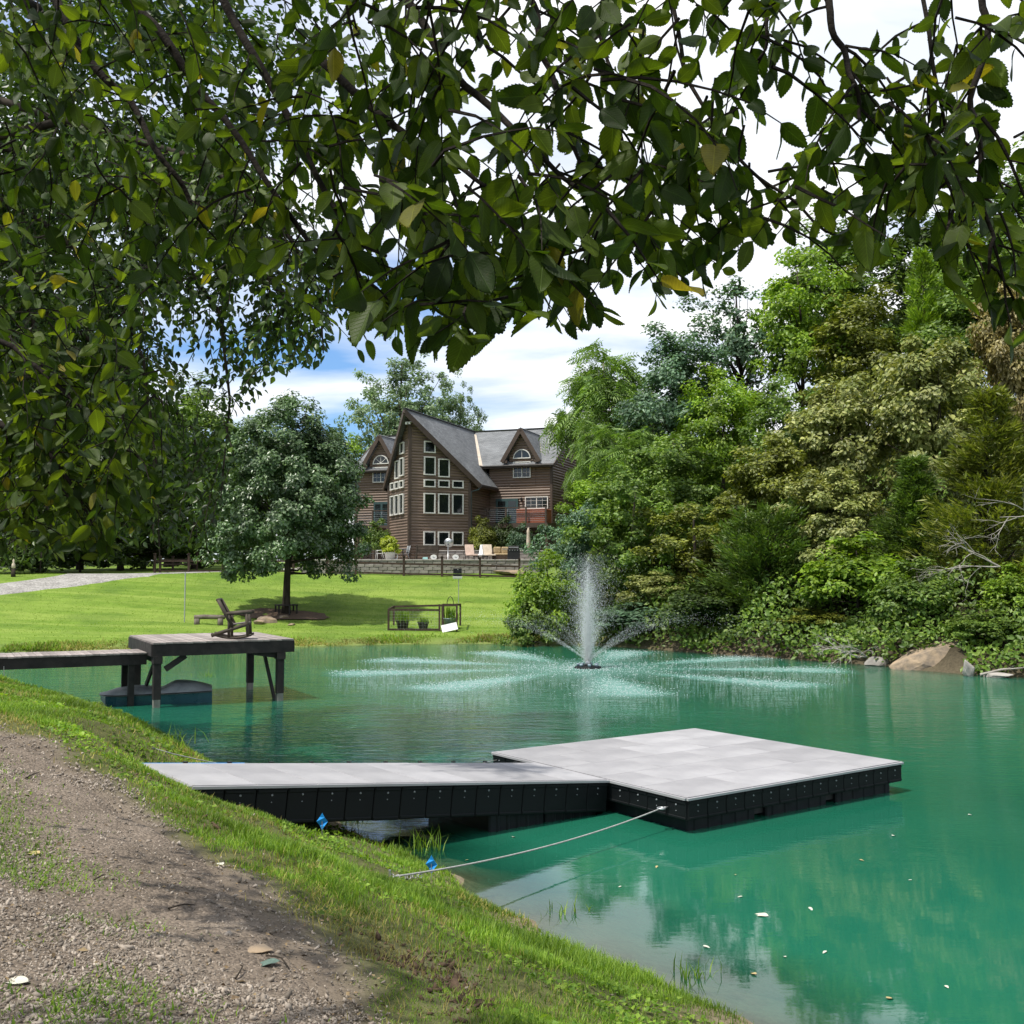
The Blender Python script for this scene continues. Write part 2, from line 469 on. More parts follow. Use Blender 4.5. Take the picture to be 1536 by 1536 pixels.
# ------------------------------------------------------------------ terrain, pond, paths
SHORE = np.array([
    (1.48, 7.3), (.69, 8.5), (-.3, 10.15), (-1.22, 11.85), (-2.2, 13.3), (-4.0, 15.7), (-6.3, 18.4), (-10.2, 21.9), (-14.5, 23.6), (-20, 26.0),
    (-26.5, 31), (-27.5, 36), (-24.5, 40.2), (-19.9, 41.7), (-13.9, 43.2), (-9.4, 44.8), (-4.85, 46.5), (.9, 47.2), (3.74, 45.6), (6.17, 42.8), (8.25, 40.3),
    (10.1, 38.2), (12.2, 35.6), (13.3, 33.2), (15.0, 31.6), (18.5, 29.5), (23, 25), (26, 18), (26, 9), (22, 1), (14, -3), (7, -1.5), (4.2, 2.6), (2.9, 5.0)])
def shore_d(x, y):
    x = np.asarray(x, float); y = np.asarray(y, float)
    P = np.stack([x, y], -1); n = len(SHORE)
    best = np.full(x.shape, 1e9); ins = np.zeros(x.shape, bool)
    for i in range(n):
        a, b = SHORE[i], SHORE[(i+1) % n]
        ab = b-a
        t = np.clip(((P-a)@ab)/(ab@ab), 0, 1)
        q = P-(a+t[..., None]*ab)
        best = np.minimum(best, q[..., 0]**2+q[..., 1]**2)
        c = ((a[1] > y) != (b[1] > y))
        xi = a[0]+(y-a[1])*(b[0]-a[0])/(b[1]-a[1] if abs(b[1]-a[1]) > 1e-9 else 1e-9)
        ins ^= (c & (x < xi))
    d = np.sqrt(best)
    return np.where(ins, -d, d)
def weights(x, y):
    wn_ = 1-sstep(22, 33, y+.10*np.maximum(0, -x-10)*0)
    wh = sstep(.5, 8, x-np.clip((y-48)*.02, 0, 1.5))*(1-wn_)
    wl = (1-wn_)*(1-sstep(.5, 8, x-np.clip((y-48)*.02, 0, 1.5)))
    return wn_, wl, wh
RA = A(287, 1178, 10.4); _r = G(914, 1169, .42)-RA; RU = _r[:2]/np.linalg.norm(_r[:2])
def ground_z(x, y):
    x = np.asarray(x, float); y = np.asarray(y, float)
    d = shore_d(x, y) + .22*vnoise(x, y, .3, 3, 1.1)*np.exp(-np.maximum(0, y-25)/15.) + .10*vnoise(x, y, .77, 2, 5.0)
    dp = np.maximum(d, 0)
    wn_, wl, wh = weights(x, y)
    zn = 1.5*(1-np.exp(-(dp/(2.5-1.0*sstep(2.0, 6.0, -x)))**1.5)) + .05*(1-np.exp(-dp/.15))
    zl = .26*(1-np.exp(-dp/.3)) + .09*np.minimum(dp, 7) + .19*np.clip(dp-7, 0, 11.2) + .02*np.clip(dp-18.2, 0, 90)
    zh = .45*(1-np.exp(-dp/.5)) + .36*np.minimum(dp, 34) + .05*np.clip(dp-34, 0, 200)
    z = wn_*zn + wl*zl + wh*zh
    z = z + np.minimum(dp, 1)*(.022*vnoise(x, y, .11, 3, 2.4) + .05*vnoise(x, y, .21, 2, .35))
    # the bank is cut away under the ramp
    u = (x-RA[0])*RU[0]+(y-RA[1])*RU[1]; w = -(x-RA[0])*RU[1]+(y-RA[1])*RU[0]
    out = np.hypot(np.maximum(np.maximum(-.05-u, u-5.4), 0), np.maximum(np.maximum(-.02-w, w-1.6), 0))
    lid = .98-.105*np.clip(u, -.3, 5)-.10
    z = np.minimum(z, lid+out*.75)
    return np.where(d > 0, z, np.maximum(-2.2, -.30*np.abs(d)-.02))

def axis(*segs):
    out = []
    for a, b, s in segs:
        out += list(np.arange(a, b, s))
    return np.array(out+[segs[-1][1]])
GX = axis((-900, -220, 170), (-220, -70, 10), (-70, -30, 1.6), (-30, -14, .6), (-14, 4.2, .14), (4.2, 30, .6), (30, 70, 1.6), (70, 220, 10), (220, 900, 170))
GY = axis((-300, -20, 40), (-20, 0, 1.5), (0, 18, .14), (18, 30, .3), (30, 78, .55), (78, 140, 3), (140, 400, 20), (400, 1600, 200))
gx, gy = np.meshgrid(GX, GY)
gz = ground_z(gx, gy)
def grid_faces(nx, ny):
    i = np.arange(nx-1)[None]+np.arange(ny-1)[:, None]*nx
    return np.stack([i, i+1, i+1+nx, i+nx], -1).reshape(-1, 4)
from bisect import bisect_right
def gzi(x, y):
    """height of the ground mesh itself (bilinear)"""
    x = np.atleast_1d(np.asarray(x, float)); y = np.atleast_1d(np.asarray(y, float))
    i = np.clip(np.searchsorted(GX, x)-1, 0, len(GX)-2); j = np.clip(np.searchsorted(GY, y)-1, 0, len(GY)-2)
    u = (x-GX[i])/(GX[i+1]-GX[i]); v = (y-GY[j])/(GY[j+1]-GY[j])
    r = gz[j, i]*(1-u)*(1-v)+gz[j, i+1]*u*(1-v)+gz[j+1, i]*(1-u)*v+gz[j+1, i+1]*u*v
    return r
def field(arr, x, y):
    """bilinear look-up of a value stored on the ground grid"""
    i = np.clip(np.searchsorted(GX, x)-1, 0, len(GX)-2); j = np.clip(np.searchsorted(GY, y)-1, 0, len(GY)-2)
    u = (x-GX[i])/(GX[i+1]-GX[i]); v = (y-GY[j])/(GY[j+1]-GY[j])
    return arr[j, i]*(1-u)*(1-v)+arr[j, i+1]*u*(1-v)+arr[j+1, i]*(1-u)*v+arr[j+1, i+1]*u*v
def gz1(x, y): return float(gzi(x, y)[0])
def hit(px, py, d0=2.0, d1=90.0):
    """where a ray meets the ground"""
    v = ray(px, py); v = v/v[1]
    D = np.arange(d0, d1, .05)
    X, Y, Z = v[0]*D, D, CAM_H+v[2]*D
    below = np.nonzero(Z < gzi(X, Y))[0]
    k = below[0] if len(below) else -1
    return np.array([X[k], Y[k], gz1(X[k], Y[k])])

# worn track on the near bank: right edge seen from above, left edge outside the picture
edge_px = [(640, 1640), (560, 1536), (500, 1440), (440, 1370), (330, 1290), (215, 1215), (130, 1150), (60, 1112), (0, 1090)]
PATH_R = [np.array([.35, 1.0])] + [hit(*p)[:2] for p in edge_px]
PATH_R += [PATH_R[-1]+np.array([-4.5, 4.0]), PATH_R[-1]+np.array([-12, 6.5])]
PATH_R = np.array(PATH_R)
def path_center():
    t = np.zeros_like(PATH_R)
    t[1:-1] = PATH_R[2:]-PATH_R[:-2]; t[0] = PATH_R[1]-PATH_R[0]; t[-1] = PATH_R[-1]-PATH_R[-2]
    t = unit(t)
    return np.stack([-t[:, 1], t[:, 0]], -1)
PN = path_center()
PW = np.interp(np.arange(len(PATH_R)), [0, 5, len(PATH_R)-1], [3.6, 3.0, 2.6])
PATH_L = PATH_R + PN*PW[:, None]
PATH_POLY = np.concatenate([PATH_R, PATH_L[::-1]])
def poly_d(poly, x, y):
    P = np.stack([x, y], -1); n = len(poly); best = np.full(x.shape, 1e9); ins = np.zeros(x.shape, bool)
    for i in range(n):
        a, b = poly[i], poly[(i+1) % n]; ab = b-a
        t = np.clip(((P-a)@ab)/max(ab@ab, 1e-9), 0, 1); q = P-(a+t[..., None]*ab)
        best = np.minimum(best, (q**2).sum(-1))
        c = ((a[1] > y) != (b[1] > y)); dy = b[1]-a[1]
        xi = a[0]+(y-a[1])*(b[0]-a[0])/(dy if abs(dy) > 1e-9 else 1e-9)
        ins ^= (c & (x < xi))
    d = np.sqrt(best); return np.where(ins, d, -d)
def path_mask(x, y):
    d = poly_d(PATH_POLY, x, y) + .16*vnoise(x, y, .51, 3, 3.0)
    return sstep(-.12, .14, d)
def rut_mask(x, y):
    """bare scuffed soil in the grass beside the track"""
    d = -poly_d(PATH_POLY, x, y)
    band = np.exp(-((d-.75)/.28)**2)
    return band*sstep(.15, .7, vnoise(x, y, .91, 3, 2.2))*(1-sstep(9.5, 12, y))

pd_ = poly_d(PATH_POLY, gx, gy); pm_ = path_mask(gx, gy); rm_ = rut_mask(gx, gy)
wn_, wl_, wh_ = weights(gx, gy)
dsh = shore_d(gx, gy)

def groundmat():
    t = NT('ground_surface')
    v = t.co()
    a = t.n('ShaderNodeAttribute', attribute_name='zones')
    sp = t.n('ShaderNodeSeparateColor'); t.l(a.outputs['Color'], sp.inputs[0])
    n1 = t.noise(v, 1.2, 5); n2 = t.noise(v, 14, 5, .7); n3 = t.noise(v, 60, 3, .7)
    mow = t.noise(t.mapv(v, (.06, .9, 0), (0, 0, 0), (0, 0, .12)), 1.0, 5, .65, .6)
    lawn = t.ramp(n1, [(.3, (.095, .165, .020)), (.7, (.145, .23, .032))])
    lawn = t.mix(t.ramp(mow, [(.42, 0.0), (.60, .8)]), lawn, (.205, .275, .055))
    lawn = t.mix(t.ramp(t.noise(v, .35, 4), [(.48, 0.0), (.68, .7)]), lawn, (.075, .135, .022))
    lawn = t.mix(1.0, lawn, t.ramp(n2, [(.25, .72), (.75, 1.28)]), 'MULTIPLY')
    near = t.ramp(n2, [(.3, (.060, .066, .026)), (.7, (.125, .130, .050))])
    forest = t.ramp(n2, [(.3, (.018, .016, .010)), (.7, (.055, .045, .028))])
    dirt = t.ramp(n1, [(.28, (.12, .095, .072)), (.72, (.205, .168, .13))])
    dirt = t.mix(1.0, dirt, t.ramp(n3, [(.3, .75), (.7, 1.25)]), 'MULTIPLY')
    mud = t.ramp(n2, [(.3, (.14, .11, .07)), (.7, (.25, .21, .14))])
    c = t.mix(sp.outputs[1], near, lawn)
    c = t.mix(sp.outputs[2], c, forest)
    c = t.mix(sp.outputs[0], c, dirt)
    c = t.mix(a.outputs['Alpha'], c, mud)
    h = t.math('ADD', t.math('MULTIPLY', n2, .7), t.math('MULTIPLY', n3, .4))
    return t.end(t.pbr(c, .9, t.bump(h, .6, .03), .1).outputs[0])
gme = np_mesh('ground', np.stack([gx, gy, gz], -1).reshape(-1, 3), grid_faces(len(GX), len(GY)), groundmat(), True)
zc = gme.color_attributes.new('zones', 'FLOAT_COLOR', 'POINT')
mudm = np.where(dsh < .25, 1.0, np.exp(-((dsh-.25)/.18)))*(.35+.65*(wn_ > .5))
dirt_ = np.clip(np.maximum(pm_, .9*rm_), 0, 1)
zc.data.foreach_set('color', np.stack([dirt_, wl_+.0*gx, wh_, np.clip(mudm, 0, 1)], -1).astype(np.float32).ravel())
ground = link('ground', gme); tag(ground, kind='structure')

def strip(name, L, R, mat, lift, nv=14, nu=6, wob=.12):
    """a sheet between two edge lines that follows the ground"""
    L, R = np.asarray(L, float), np.asarray(R, float); n = len(L); s = np.linspace(0, n-1, (n-1)*nu+1)
    l = np.stack([np.interp(s, np.arange(n), L[:, k]) for k in (0, 1)], -1); r = np.stack([np.interp(s, np.arange(n), R[:, k]) for k in (0, 1)], -1)
    w = wob*vnoise(s*1.9, s*0, .4, 3, 1.0)
    q = np.linspace(0, 1, nv)
    P = r[:, None]*(1-q)[None, :, None]+l[:, None]*q[None, :, None]
    dirn = unit(l-r)
    P = P+dirn[:, None]*(w[:, None]*(1-2*q)[None])[..., None]
    z = gzi(P[..., 0].ravel(), P[..., 1].ravel())
    lf = np.tile(np.where((q == 0) | (q == 1), -.04, lift), len(s))
    V = np.concatenate([P.reshape(-1, 2), (z+lf)[:, None]], -1)
    o = link(name, np_mesh(name, V, grid_faces(nv, len(s))[:, ::-1], mat, True)); return tag(o, kind='structure')

def dirtmat(name, a, b, c, peb):
    t = NT(name); v = t.co()
    n1 = t.noise(v, 1.1, 6, .6); n3 = t.noise(v, 70, 3, .7)
    vo = t.n('ShaderNodeTexVoronoi'); vo.inputs['Scale'].default_value = peb; t.l(v, vo.inputs['Vector'])
    col = t.ramp(n1, [(.28, a), (.55, b), (.75, c)])
    st = t.ramp(vo.outputs['Color'], [(.2, .75), (.8, 1.3)])
    col = t.mix(1.0, col, st, 'MULTIPLY')
    col = t.mix(1.0, col, t.ramp(n3, [(.3, .8), (.7, 1.2)]), 'MULTIPLY')
    h = t.math('ADD', t.math('MULTIPLY', vo.outputs['Distance'], -1.2), n3)
    return t.end(t.pbr(col, .92, t.bump(h, .7, .015), .1).outputs[0])
strip('path', PATH_L+PN*-.16, PATH_R+PN*.16, dirtmat('trodden_dirt', (.105, .085, .066), (.175, .142, .112), (.245, .205, .165), 55), .010, 30, 8, .10)
# gravel drive beyond the lawn
dr = [(-44, 45.5), (-33, 50.0)]+[tuple(hit(px, py, 45)[:2]) for px, py in ((-40, 898), (0, 893), (60, 886), (120, 878), (175, 871), (225, 866.5))]
dr += [(dr[-1][0]+.6, dr[-1][1]+5), (-17, 78), (-12, 88)]
dl = [(p[0]-1.5-.05*i, p[1]+2.4+.05*i) for i, p in enumerate(dr)]
strip('driveway', dl, dr, dirtmat('pale_gravel_drive', (.22, .21, .195), (.29, .28, .26), (.34, .33, .31), 14), .04, 16, 10, .25)

# ------------------------------------------------------------------ water
FC = G(882, 1002, 0.0)                                         # fountain foot
WX = GX[(GX > -34) & (GX < 34)]; WY = GY[(GY > -7) & (GY < 52)]
wx, wy = np.meshgrid(WX, WY)
def watermat():
    t = NT('green_pond_water')
    v = t.co()
    dep = t.n('ShaderNodeAttribute', attribute_name='depth').outputs['Fac']
    sep = t.n('ShaderNodeSeparateXYZ'); t.l(v, sep.inputs[0])
    # aerated streaks where the fountain's jets come down
    dx = t.math('SUBTRACT', sep.outputs[0], float(FC[0])); dy = t.math('SUBTRACT', sep.outputs[1], float(FC[1]))
    r = t.math('SQRT', t.math('ADD', t.math('MULTIPLY', dx, dx), t.math('MULTIPLY', dy, dy)))
    th = t.math('ARCTAN2', dy, dx)
    arm = t.math('COSINE', t.math('ADD', t.math('MULTIPLY', th, 9.0), .9))
    fn = t.noise(t.mapv(v, (2.2, 2.2, 1)), 1.0, 4, .7)
    arm = t.math('ADD', arm, t.math('MULTIPLY', t.math('SUBTRACT', fn, .5), 1.5))
    armw = t.ramp(t.math('ADD', t.math('MULTIPLY', arm, .5), .5), [(.42, 0.0), (1.0, 1.0)])
    rad = t.ramp(t.math('DIVIDE', r, 10.0), [(.05, 0.0), (.22, .55), (.55, 1.0), (.76, .95), (.86, 0.0)])
    core = t.ramp(t.math('DIVIDE', r, 10.0), [(.02, .75), (.22, .5), (.44, 0.0)])
    foam = t.math('MINIMUM', t.math('MAXIMUM', t.math('MULTIPLY', armw, rad), core), 1.0)
    deep = t.ramp(t.noise(v, .12, 3), [(.35, (.009, .096, .056)), (.65, (.014, .132, .080))])
    col = t.mix(t.math('MULTIPLY', foam, .55), deep, (.22, .44, .40))
    # ripples: lively out on the pond, calm under the near bank
    far = t.ramp(t.math('DIVIDE', sep.outputs[1], 40.0), [(.26, .02), (.40, .30), (.62, 1.0)])
    w1 = t.noise(t.mapv(v, (1.6, 4.2, 1), (0, 0, 0), (0, 0, .15)), 1.0, 4, .55, .4)
    w2 = t.noise(t.mapv(v, (6, 15, 1), (0, 0, 0), (0, 0, -.2)), 1.0, 3, .6, .3)
    w3 = t.noise(t.mapv(v, (.5, .9, 1)), 1.0, 2)
    hgt = t.math('ADD', t.math('ADD', t.math('MULTIPLY', w1, .55), t.math('MULTIPLY', w2, .22)), t.math('MULTIPLY', w3, .5))
    hgt = t.math('MULTIPLY', hgt, far)
    hgt = t.math('ADD', hgt, t.math('MULTIPLY', t.math('MULTIPLY', foam, t.noise(v, 9, 4, .7)), .8))
    nb = t.bump(hgt, 1.0, .045)
    rough = t.math('ADD', t.math('MULTIPLY', foam, .3), .03)
    p = t.pbr(col, rough, nb, .85)
    p.inputs['IOR'].default_value = 1.5
    # over the shallows the bed shows through
    tp = t.n('ShaderNodeBsdfTransparent'); tp.inputs[0].default_value = (.78, .92, .82, 1)
    gl = t.n('ShaderNodeBsdfGlossy'); gl.inputs['Roughness'].default_value = .02; t.l(nb, gl.inputs['Normal'])
    fr = t.n('ShaderNodeFresnel'); fr.inputs['IOR'].default_value = 1.5; t.l(nb, fr.inputs['Normal'])
    sh = t.n('ShaderNodeMixShader'); t.l(fr.outputs[0], sh.inputs[0]); t.l(tp.outputs[0], sh.inputs[1]); t.l(gl.outputs[0], sh.inputs[2])
    mx = t.n('ShaderNodeMixShader')
    t.l(t.ramp(dep, [(0.0, 0.0), (.10, .35), (.45, 1.0)]), mx.inputs[0]); t.l(sh.outputs[0], mx.inputs[1]); t.l(p.outputs[0], mx.inputs[2])
    return t.end(mx.outputs[0])
wme = np_mesh('water', np.stack([wx, wy, 0*wx], -1).reshape(-1, 3), grid_faces(len(WX), len(WY)), watermat(), True)
da = wme.attributes.new('depth', 'FLOAT', 'POINT')
da.data.foreach_set('value', np.maximum(0, -ground_z(wx, wy)).astype(np.float32).ravel())
water = link('water', wme); tag(water, kind='structure')
# ------------------------------------------------------------------ house
HZ = 4.0
house = empty('log_house', (-4.41, 76.4, HZ), -radians(20), 'dark brown log house with steep windowed prow and grey shingle roofs', 'house')
# house space: x along the front (right +), y backwards, z up.  b() below means distance in front of the wing wall.
def logs(name, p0, p1, z0, z1, top=None, step=.19, parent=house, bulge=.06):
    """half-round log courses between two plan points; outward is to the right of p0->p1 seen from above"""
    p0, p1 = np.array(p0, float), np.array(p1, float)
    L = np.linalg.norm(p1-p0); u = (p1-p0)/L; nrm = np.array([u[1], -u[0]])
    prof = [(0, 0), (.03, .55), (.095, 1.0), (.16, .55), (.19, 0)]
    S = np.linspace(0, L, 121)
    T = np.array([top(s) for s in S]) if top else np.full_like(S, z1)
    m = MB(); z = z0
    while z < z1:
        rows = []
        for dz, o in prof:
            zz = z+dz*step/.19
            ok = S[T >= zz-1e-6]
            if len(ok) < 2: rows = rows; break
            a = p0+u*ok[0]+nrm*bulge*o; b = p0+u*ok[-1]+nrm*bulge*o
            rows.append(((*a, zz), (*b, zz)))
        for r, q in zip(rows[:-1], rows[1:]):
            m.quad(r[0], r[1], q[1], q[0])
        z += step
    return m.build(name, M['log'], parent)
PW_, PT, PS = 3.0, 6.8, 3.7          # prow half width, tip and shoulder distance in front of the wings
RIDGE, SL = 9.83, 1.29
def prow_top(s, L): return RIDGE-.18-SL*PW_*(s/L)
LF = sqrt(PW_**2+(PT-PS)**2)
logs('wall', (0, -PT), (PW_, -PS), -.5, 9.8, lambda s: RIDGE-.15-SL*PW_*(s/LF))
logs('wall', (-PW_, -PS), (0, -PT), -.5, 9.8, lambda s: RIDGE-.15-SL*PW_*(1-s/LF))
logs('wall', (PW_, -PS), (PW_, .1), -.5, 5.9)
logs('wall', (-PW_, .1), (-PW_, -PS), -.5, 5.9)
logs('wall', (PW_, 0), (7.6, 0), -.5, 6.7)
logs('wall', (-7.6, 0), (-PW_, 0), -.5, 6.7)
MS = .64
gt = lambda s: 9.6-MS*abs(s-4.5)
logs('wall', (7.6, 0), (7.6, 9), -.5, 9.6, gt)
logs('wall', (-7.6, 9), (-7.6, 0), -.5, 9.6, gt)
m = MB(); m.quad((7.5, 9, -.5), (-7.5, 9, -.5), (-7.5, 9, 6.7), (7.5, 9, 6.7)); m.build('wall', M['log'], house)
# corner boards
for c_, sz, r_ in (((0, -PT-.03, 4.4), (.2, .2, 9.7), pi/4), ((PW_+.03, -PS-.03, 2.4), (.18, .18, 5.6), 0), ((-PW_-.03, -PS-.03, 2.4), (.18, .18, 5.6), 0),
                   ((-7.62, -.02, 3.05), (.18, .18, 7), 0), ((7.62, -.02, 3.05), (.18, .18, 7), 0)):
    m = MB(); m.box(c_, sz, r_); m.build('corner_board', M['trim_brown'], house)
def roof_plane(m, pts, th=.16, uv=None):
    """a slab; pts counter-clockwise seen from above"""
    P = [Vector(p) for p in pts]
    n = (P[1]-P[0]).cross(P[2]-P[0]).normalized()
    if n.z < 0: P.reverse(); n = -n
    low = [p-n*th for p in P]
    m.poly(P); m.poly(list(reversed(low)))
    for i in range(len(P)):
        j = (i+1) % len(P); m.quad(P[i], low[i], low[j], P[j])
def roof_uv(o):
    me = o.data; uv = me.uv_layers.new(name='UVMap')
    for p in me.polygons:
        n = p.normal
        h = Vector((-n.y, n.x, 0)); h = h.normalized() if h.length > 1e-3 else Vector((1, 0, 0))
        sl = n.cross(h)
        for li in p.loop_indices:
            c = me.vertices[me.loops[li].vertex_index].co
            uv.data[li].uv = (c.dot(h), c.dot(sl))
def mainz(y): return RIDGE-MS*abs(y-4.5)
m = MB()
roof_plane(m, [(-7.95, -.45, mainz(-.45)), (7.95, -.45, mainz(-.45)), (7.95, 4.5, RIDGE), (-7.95, 4.5, RIDGE)])
roof_plane(m, [(7.95, 9.45, mainz(9.45)), (-7.95, 9.45, mainz(9.45)), (-7.95, 4.5, RIDGE), (7.95, 4.5, RIDGE)])
ro = m.build('roof', M['shingle'], house); roof_uv(ro); ro['label'] = 'grey shingle roof over the side wings'
m = MB()
EV = 3.65
for s in (1, -1):
    roof_plane(m, [(0, -7.7, RIDGE+.02), (s*EV, -3.4, RIDGE-SL*EV), (s*EV, .0, RIDGE-SL*EV), (s*2.3, .3, RIDGE-SL*2.3), (0, 4.4, RIDGE+.02)], .15)
pr = m.build('roof', M['shingle'], house); roof_uv(pr); pr['label'] = 'steep grey shingle roof over the prow'
# rake boards, fascia, ridge caps
m = MB()
for s in (1, -1):
    m.bar((0, -7.74, RIDGE-.16), (s*EV, -3.43, RIDGE-SL*EV-.16), .07, .34)
    m.bar((s*(EV+.0), -3.42, RIDGE-SL*EV-.14), (s*EV, -.02, RIDGE-SL*EV-.14), .06, .24)
    m.bar((s*7.97, -.47, mainz(-.45)-.1), (s*7.97, 4.5, RIDGE-.1), .06, .26)
m.bar((2.45, -.48, mainz(-.45)-.1), (8.0, -.48, mainz(-.45)-.1), .06, .22)
m.bar((-2.45, -.48, mainz(-.45)-.1), (-8.0, -.48, mainz(-.45)-.1), .06, .22)
m.build('rake_board', M['trim_brown'], house)
m = MB()
m.bar((0, -7.7, RIDGE+.04), (0, 4.4, RIDGE+.04), .26, .05); m.bar((-7.95, 4.5, RIDGE+.03), (7.95, 4.5, RIDGE+.03), .3, .05)
m.build('ridge_cap', M['gutter'], house)
for s in (1, -1):
    m = MB()
    m.bar((s*(.25), 4.05, RIDGE-SL*.25+.06), (s*2.52, -.47, mainz(-.47)+.04), .26, .03, (s*.4, -.4, 1))
    m.build('valley_flashing', M['flash'], house)
for q_ in ([(2.6, -.56, mainz(-.45)-.06), (7.95, -.56, mainz(-.45)-.1)], [(-2.6, -.56, mainz(-.45)-.06), (-7.95, -.56, mainz(-.45)-.1)], [(EV+.06, -3.4, 5.0), (EV+.06, -.1, 5.0)]):
    m = MB(); m.tube(q_, .065, 6); m.build('gutter', M['gutter'], house)
m = MB()
m.tube([(EV+.03, -3.3, 5.0), (EV-.1, -3.45, 4.75), (PW_+.1, -3.72, 4.6), (PW_+.1, -3.74, 0)], .05, 8)
m.build('downspout', M['teal_door'], house)
m = MB(); m.tube([(6.75, 2.1, mainz(2.1)-.05), (6.75, 2.1, mainz(2.1)+.42)], .045, 8); m.build('vent_pipe', M['white'], house)
# eave lamp under the tip
m = MB(); m.box((.12, -7.1, 8.95), (.12, .16, .14)); m.box((-.12, -7.1, 8.95), (.12, .16, .14)); m.box((0, -7.0, 9.04), (.4, .1, .06)); m.build('flood_lamp', M['white'], house)
# dormers
for s in (1, -1):
    cx = 5.5*s
    apex, ev, hw = 9.28, 7.0, 1.38
    q = (apex-ev)/hw
    m = MB()
    for k in (1, -1):
        back = 4.5-(RIDGE-apex)/MS
        bl = 4.5-(RIDGE-ev)/MS
        roof_plane(m, [(cx, -.5, apex), (cx+k*hw, -.5, ev), (cx+k*hw, bl+.3, ev), (cx, back+.25, apex)], .13)
    d = m.build('dormer_roof', M['shingle'], house); roof_uv(d)
    m = MB()
    for k in (1, -1): m.bar((cx, -.53, apex-.14), (cx+k*hw, -.53, ev-.14), .07, .28)
    for k in (1, -1): m.bar((cx+k*1.0, -.45, ev-.1), (cx+k*1.36, -.45, ev-.1), .16, .2)
    m.build('dormer_trim', M['trim_brown'], d)
    logs('dormer_wall', (cx-.95, -.06), (cx+.95, -.06), 5.2, 9.2, lambda s_: apex-.12-q*abs(s_-.95), parent=house)
    for k in (1, -1):
        m = MB(); m.box((cx+k*.98, .75, 6.9), (.06, 1.6, 1.3)); m.build('dormer_cheek', M['trim_brown'], house)
    m = MB(); m.bar((cx+1.30, -.3, ev-.1), (cx+.35, 2.9, 8.75), .2, .03, (.6, -.4, 1)); m.build('valley_flashing', M['flash'], house)

def window(c, u, w, h, cols=1, rows=1, fr=.075, parent=house, frame=None, arch=False, depth=.11, name='window'):
    """c centre on the wall (house space), u unit vector to the right seen from outside"""
    u = Vector((u[0], u[1], 0)).normalized(); n = Vector((u[1], -u[0], 0)); up = Vector((0, 0, 1)); c = Vector(c)
    B = Matrix((u, n, up)).transposed()
    frame = frame or M['vinyl']
    f, g = MB(), MB()
    def bx(mb, x, z, w_, h_, out, d): mb.box(c+u*x+up*z+n*out, (w_, d, h_), M=B)
    if not arch:
        o = .06+depth/2
        bx(f, 0, h/2-fr/2, w, fr, o, depth); bx(f, 0, -h/2+fr/2, w, fr, o+.005, depth+.01)
        bx(f, -w/2+fr/2, 0, fr, h-2*fr, o, depth); bx(f, w/2-fr/2, 0, fr, h-2*fr, o, depth)
        for i in range(1, cols): bx(f, -w/2+w*i/cols, 0, .055 if cols == 2 else .025, h-2*fr, o-.01, depth-.03)
        if rows > 1:
            for j in range(1, rows): bx(f, 0, -h/2+h*j/rows, w-2*fr, .016, o-.015, depth-.05)
            for i in range(cols):
                bx(f, -w/2+w*(i+.5)/cols, 0, .014, h-2*fr, o-.016, depth-.05)
        g.quad(*[c+n*.10+u*x+up*z for x, z in ((-w/2+fr/2, -h/2+fr/2), (w/2-fr/2, -h/2+fr/2), (w/2-fr/2, h/2-fr/2), (-w/2+fr/2, h/2-fr/2))])
    else:
        R = w/2; N = 14
        arc = [(R*cos(pi*k/N), R*sin(pi*k/N)*h/R) for k in range(N+1)]
        arc2 = [((R-fr)*cos(pi*k/N), (R-fr)*sin(pi*k/N)*h/R) for k in range(N+1)]
        for k in range(N):
            a, b, c2, d2 = arc[k], arc[k+1], arc2[k+1], arc2[k]
            P = lambda q, o: c+u*q[0]+up*q[1]+n*o
            f.quad(P(d2, .16), P(a, .16), P(b, .16), P(c2, .16)); f.quad(P(a, .05), P(b, .05), P(b, .16), P(a, .16)); f.quad(P(d2, .16), P(c2, .16), P(c2, .08), P(d2, .08))
        bx(f, 0, fr/2, w, fr, .115, .11)
        for a_ in (pi/4, pi/2, 3*pi/4) if rows > 1 else (pi/2,):
            f.bar(c+n*.12+up*fr, c+n*.12+u*cos(a_)*(R-fr)+up*sin(a_)*(R-fr)*h/R, .03, .03)
        g.poly([c+n*.10+u*x+up*z for x, z in reversed(arc2)])
    fo = f.build(name, frame, parent)
    g.build('pane', M['glass'], fo)
    return fo
# prow windows, the same on both faces
rows_ = [(11.47, .79, (0,)), (10.21, 1.24, (0, 1)), (9.05, .52, (0, 1, 2)), (7.72, 1.36, (0, 1, 2)), (5.40, .93, (0, 1, 2))]
for side in (1, -1):
    for z, h, cs in rows_:
        if side == -1 and z < 6: continue
        for cidx in cs:
            s = (.315, .55, .785)[cidx]
            x = side*PW_*s; y = -PT+(PT-PS)*s
            u = (PW_, (PT-PS)) if side == 1 else (PW_, -(PT-PS))
            dz = -.10*cidx if z > 10 else -.0
            window((x, y, z-HZ+dz), u, .82, h)
# dormer windows
for s in (1, -1):
    window((5.5*s, -.07, 6.33), (1, 0), 1.3, 1.14, 2, 3, fr=.06)
    window((5.5*s, -.07, 7.12), (1, 0), 1.3, .66, arch=True, rows=2 if s < 0 else 1, fr=.06)
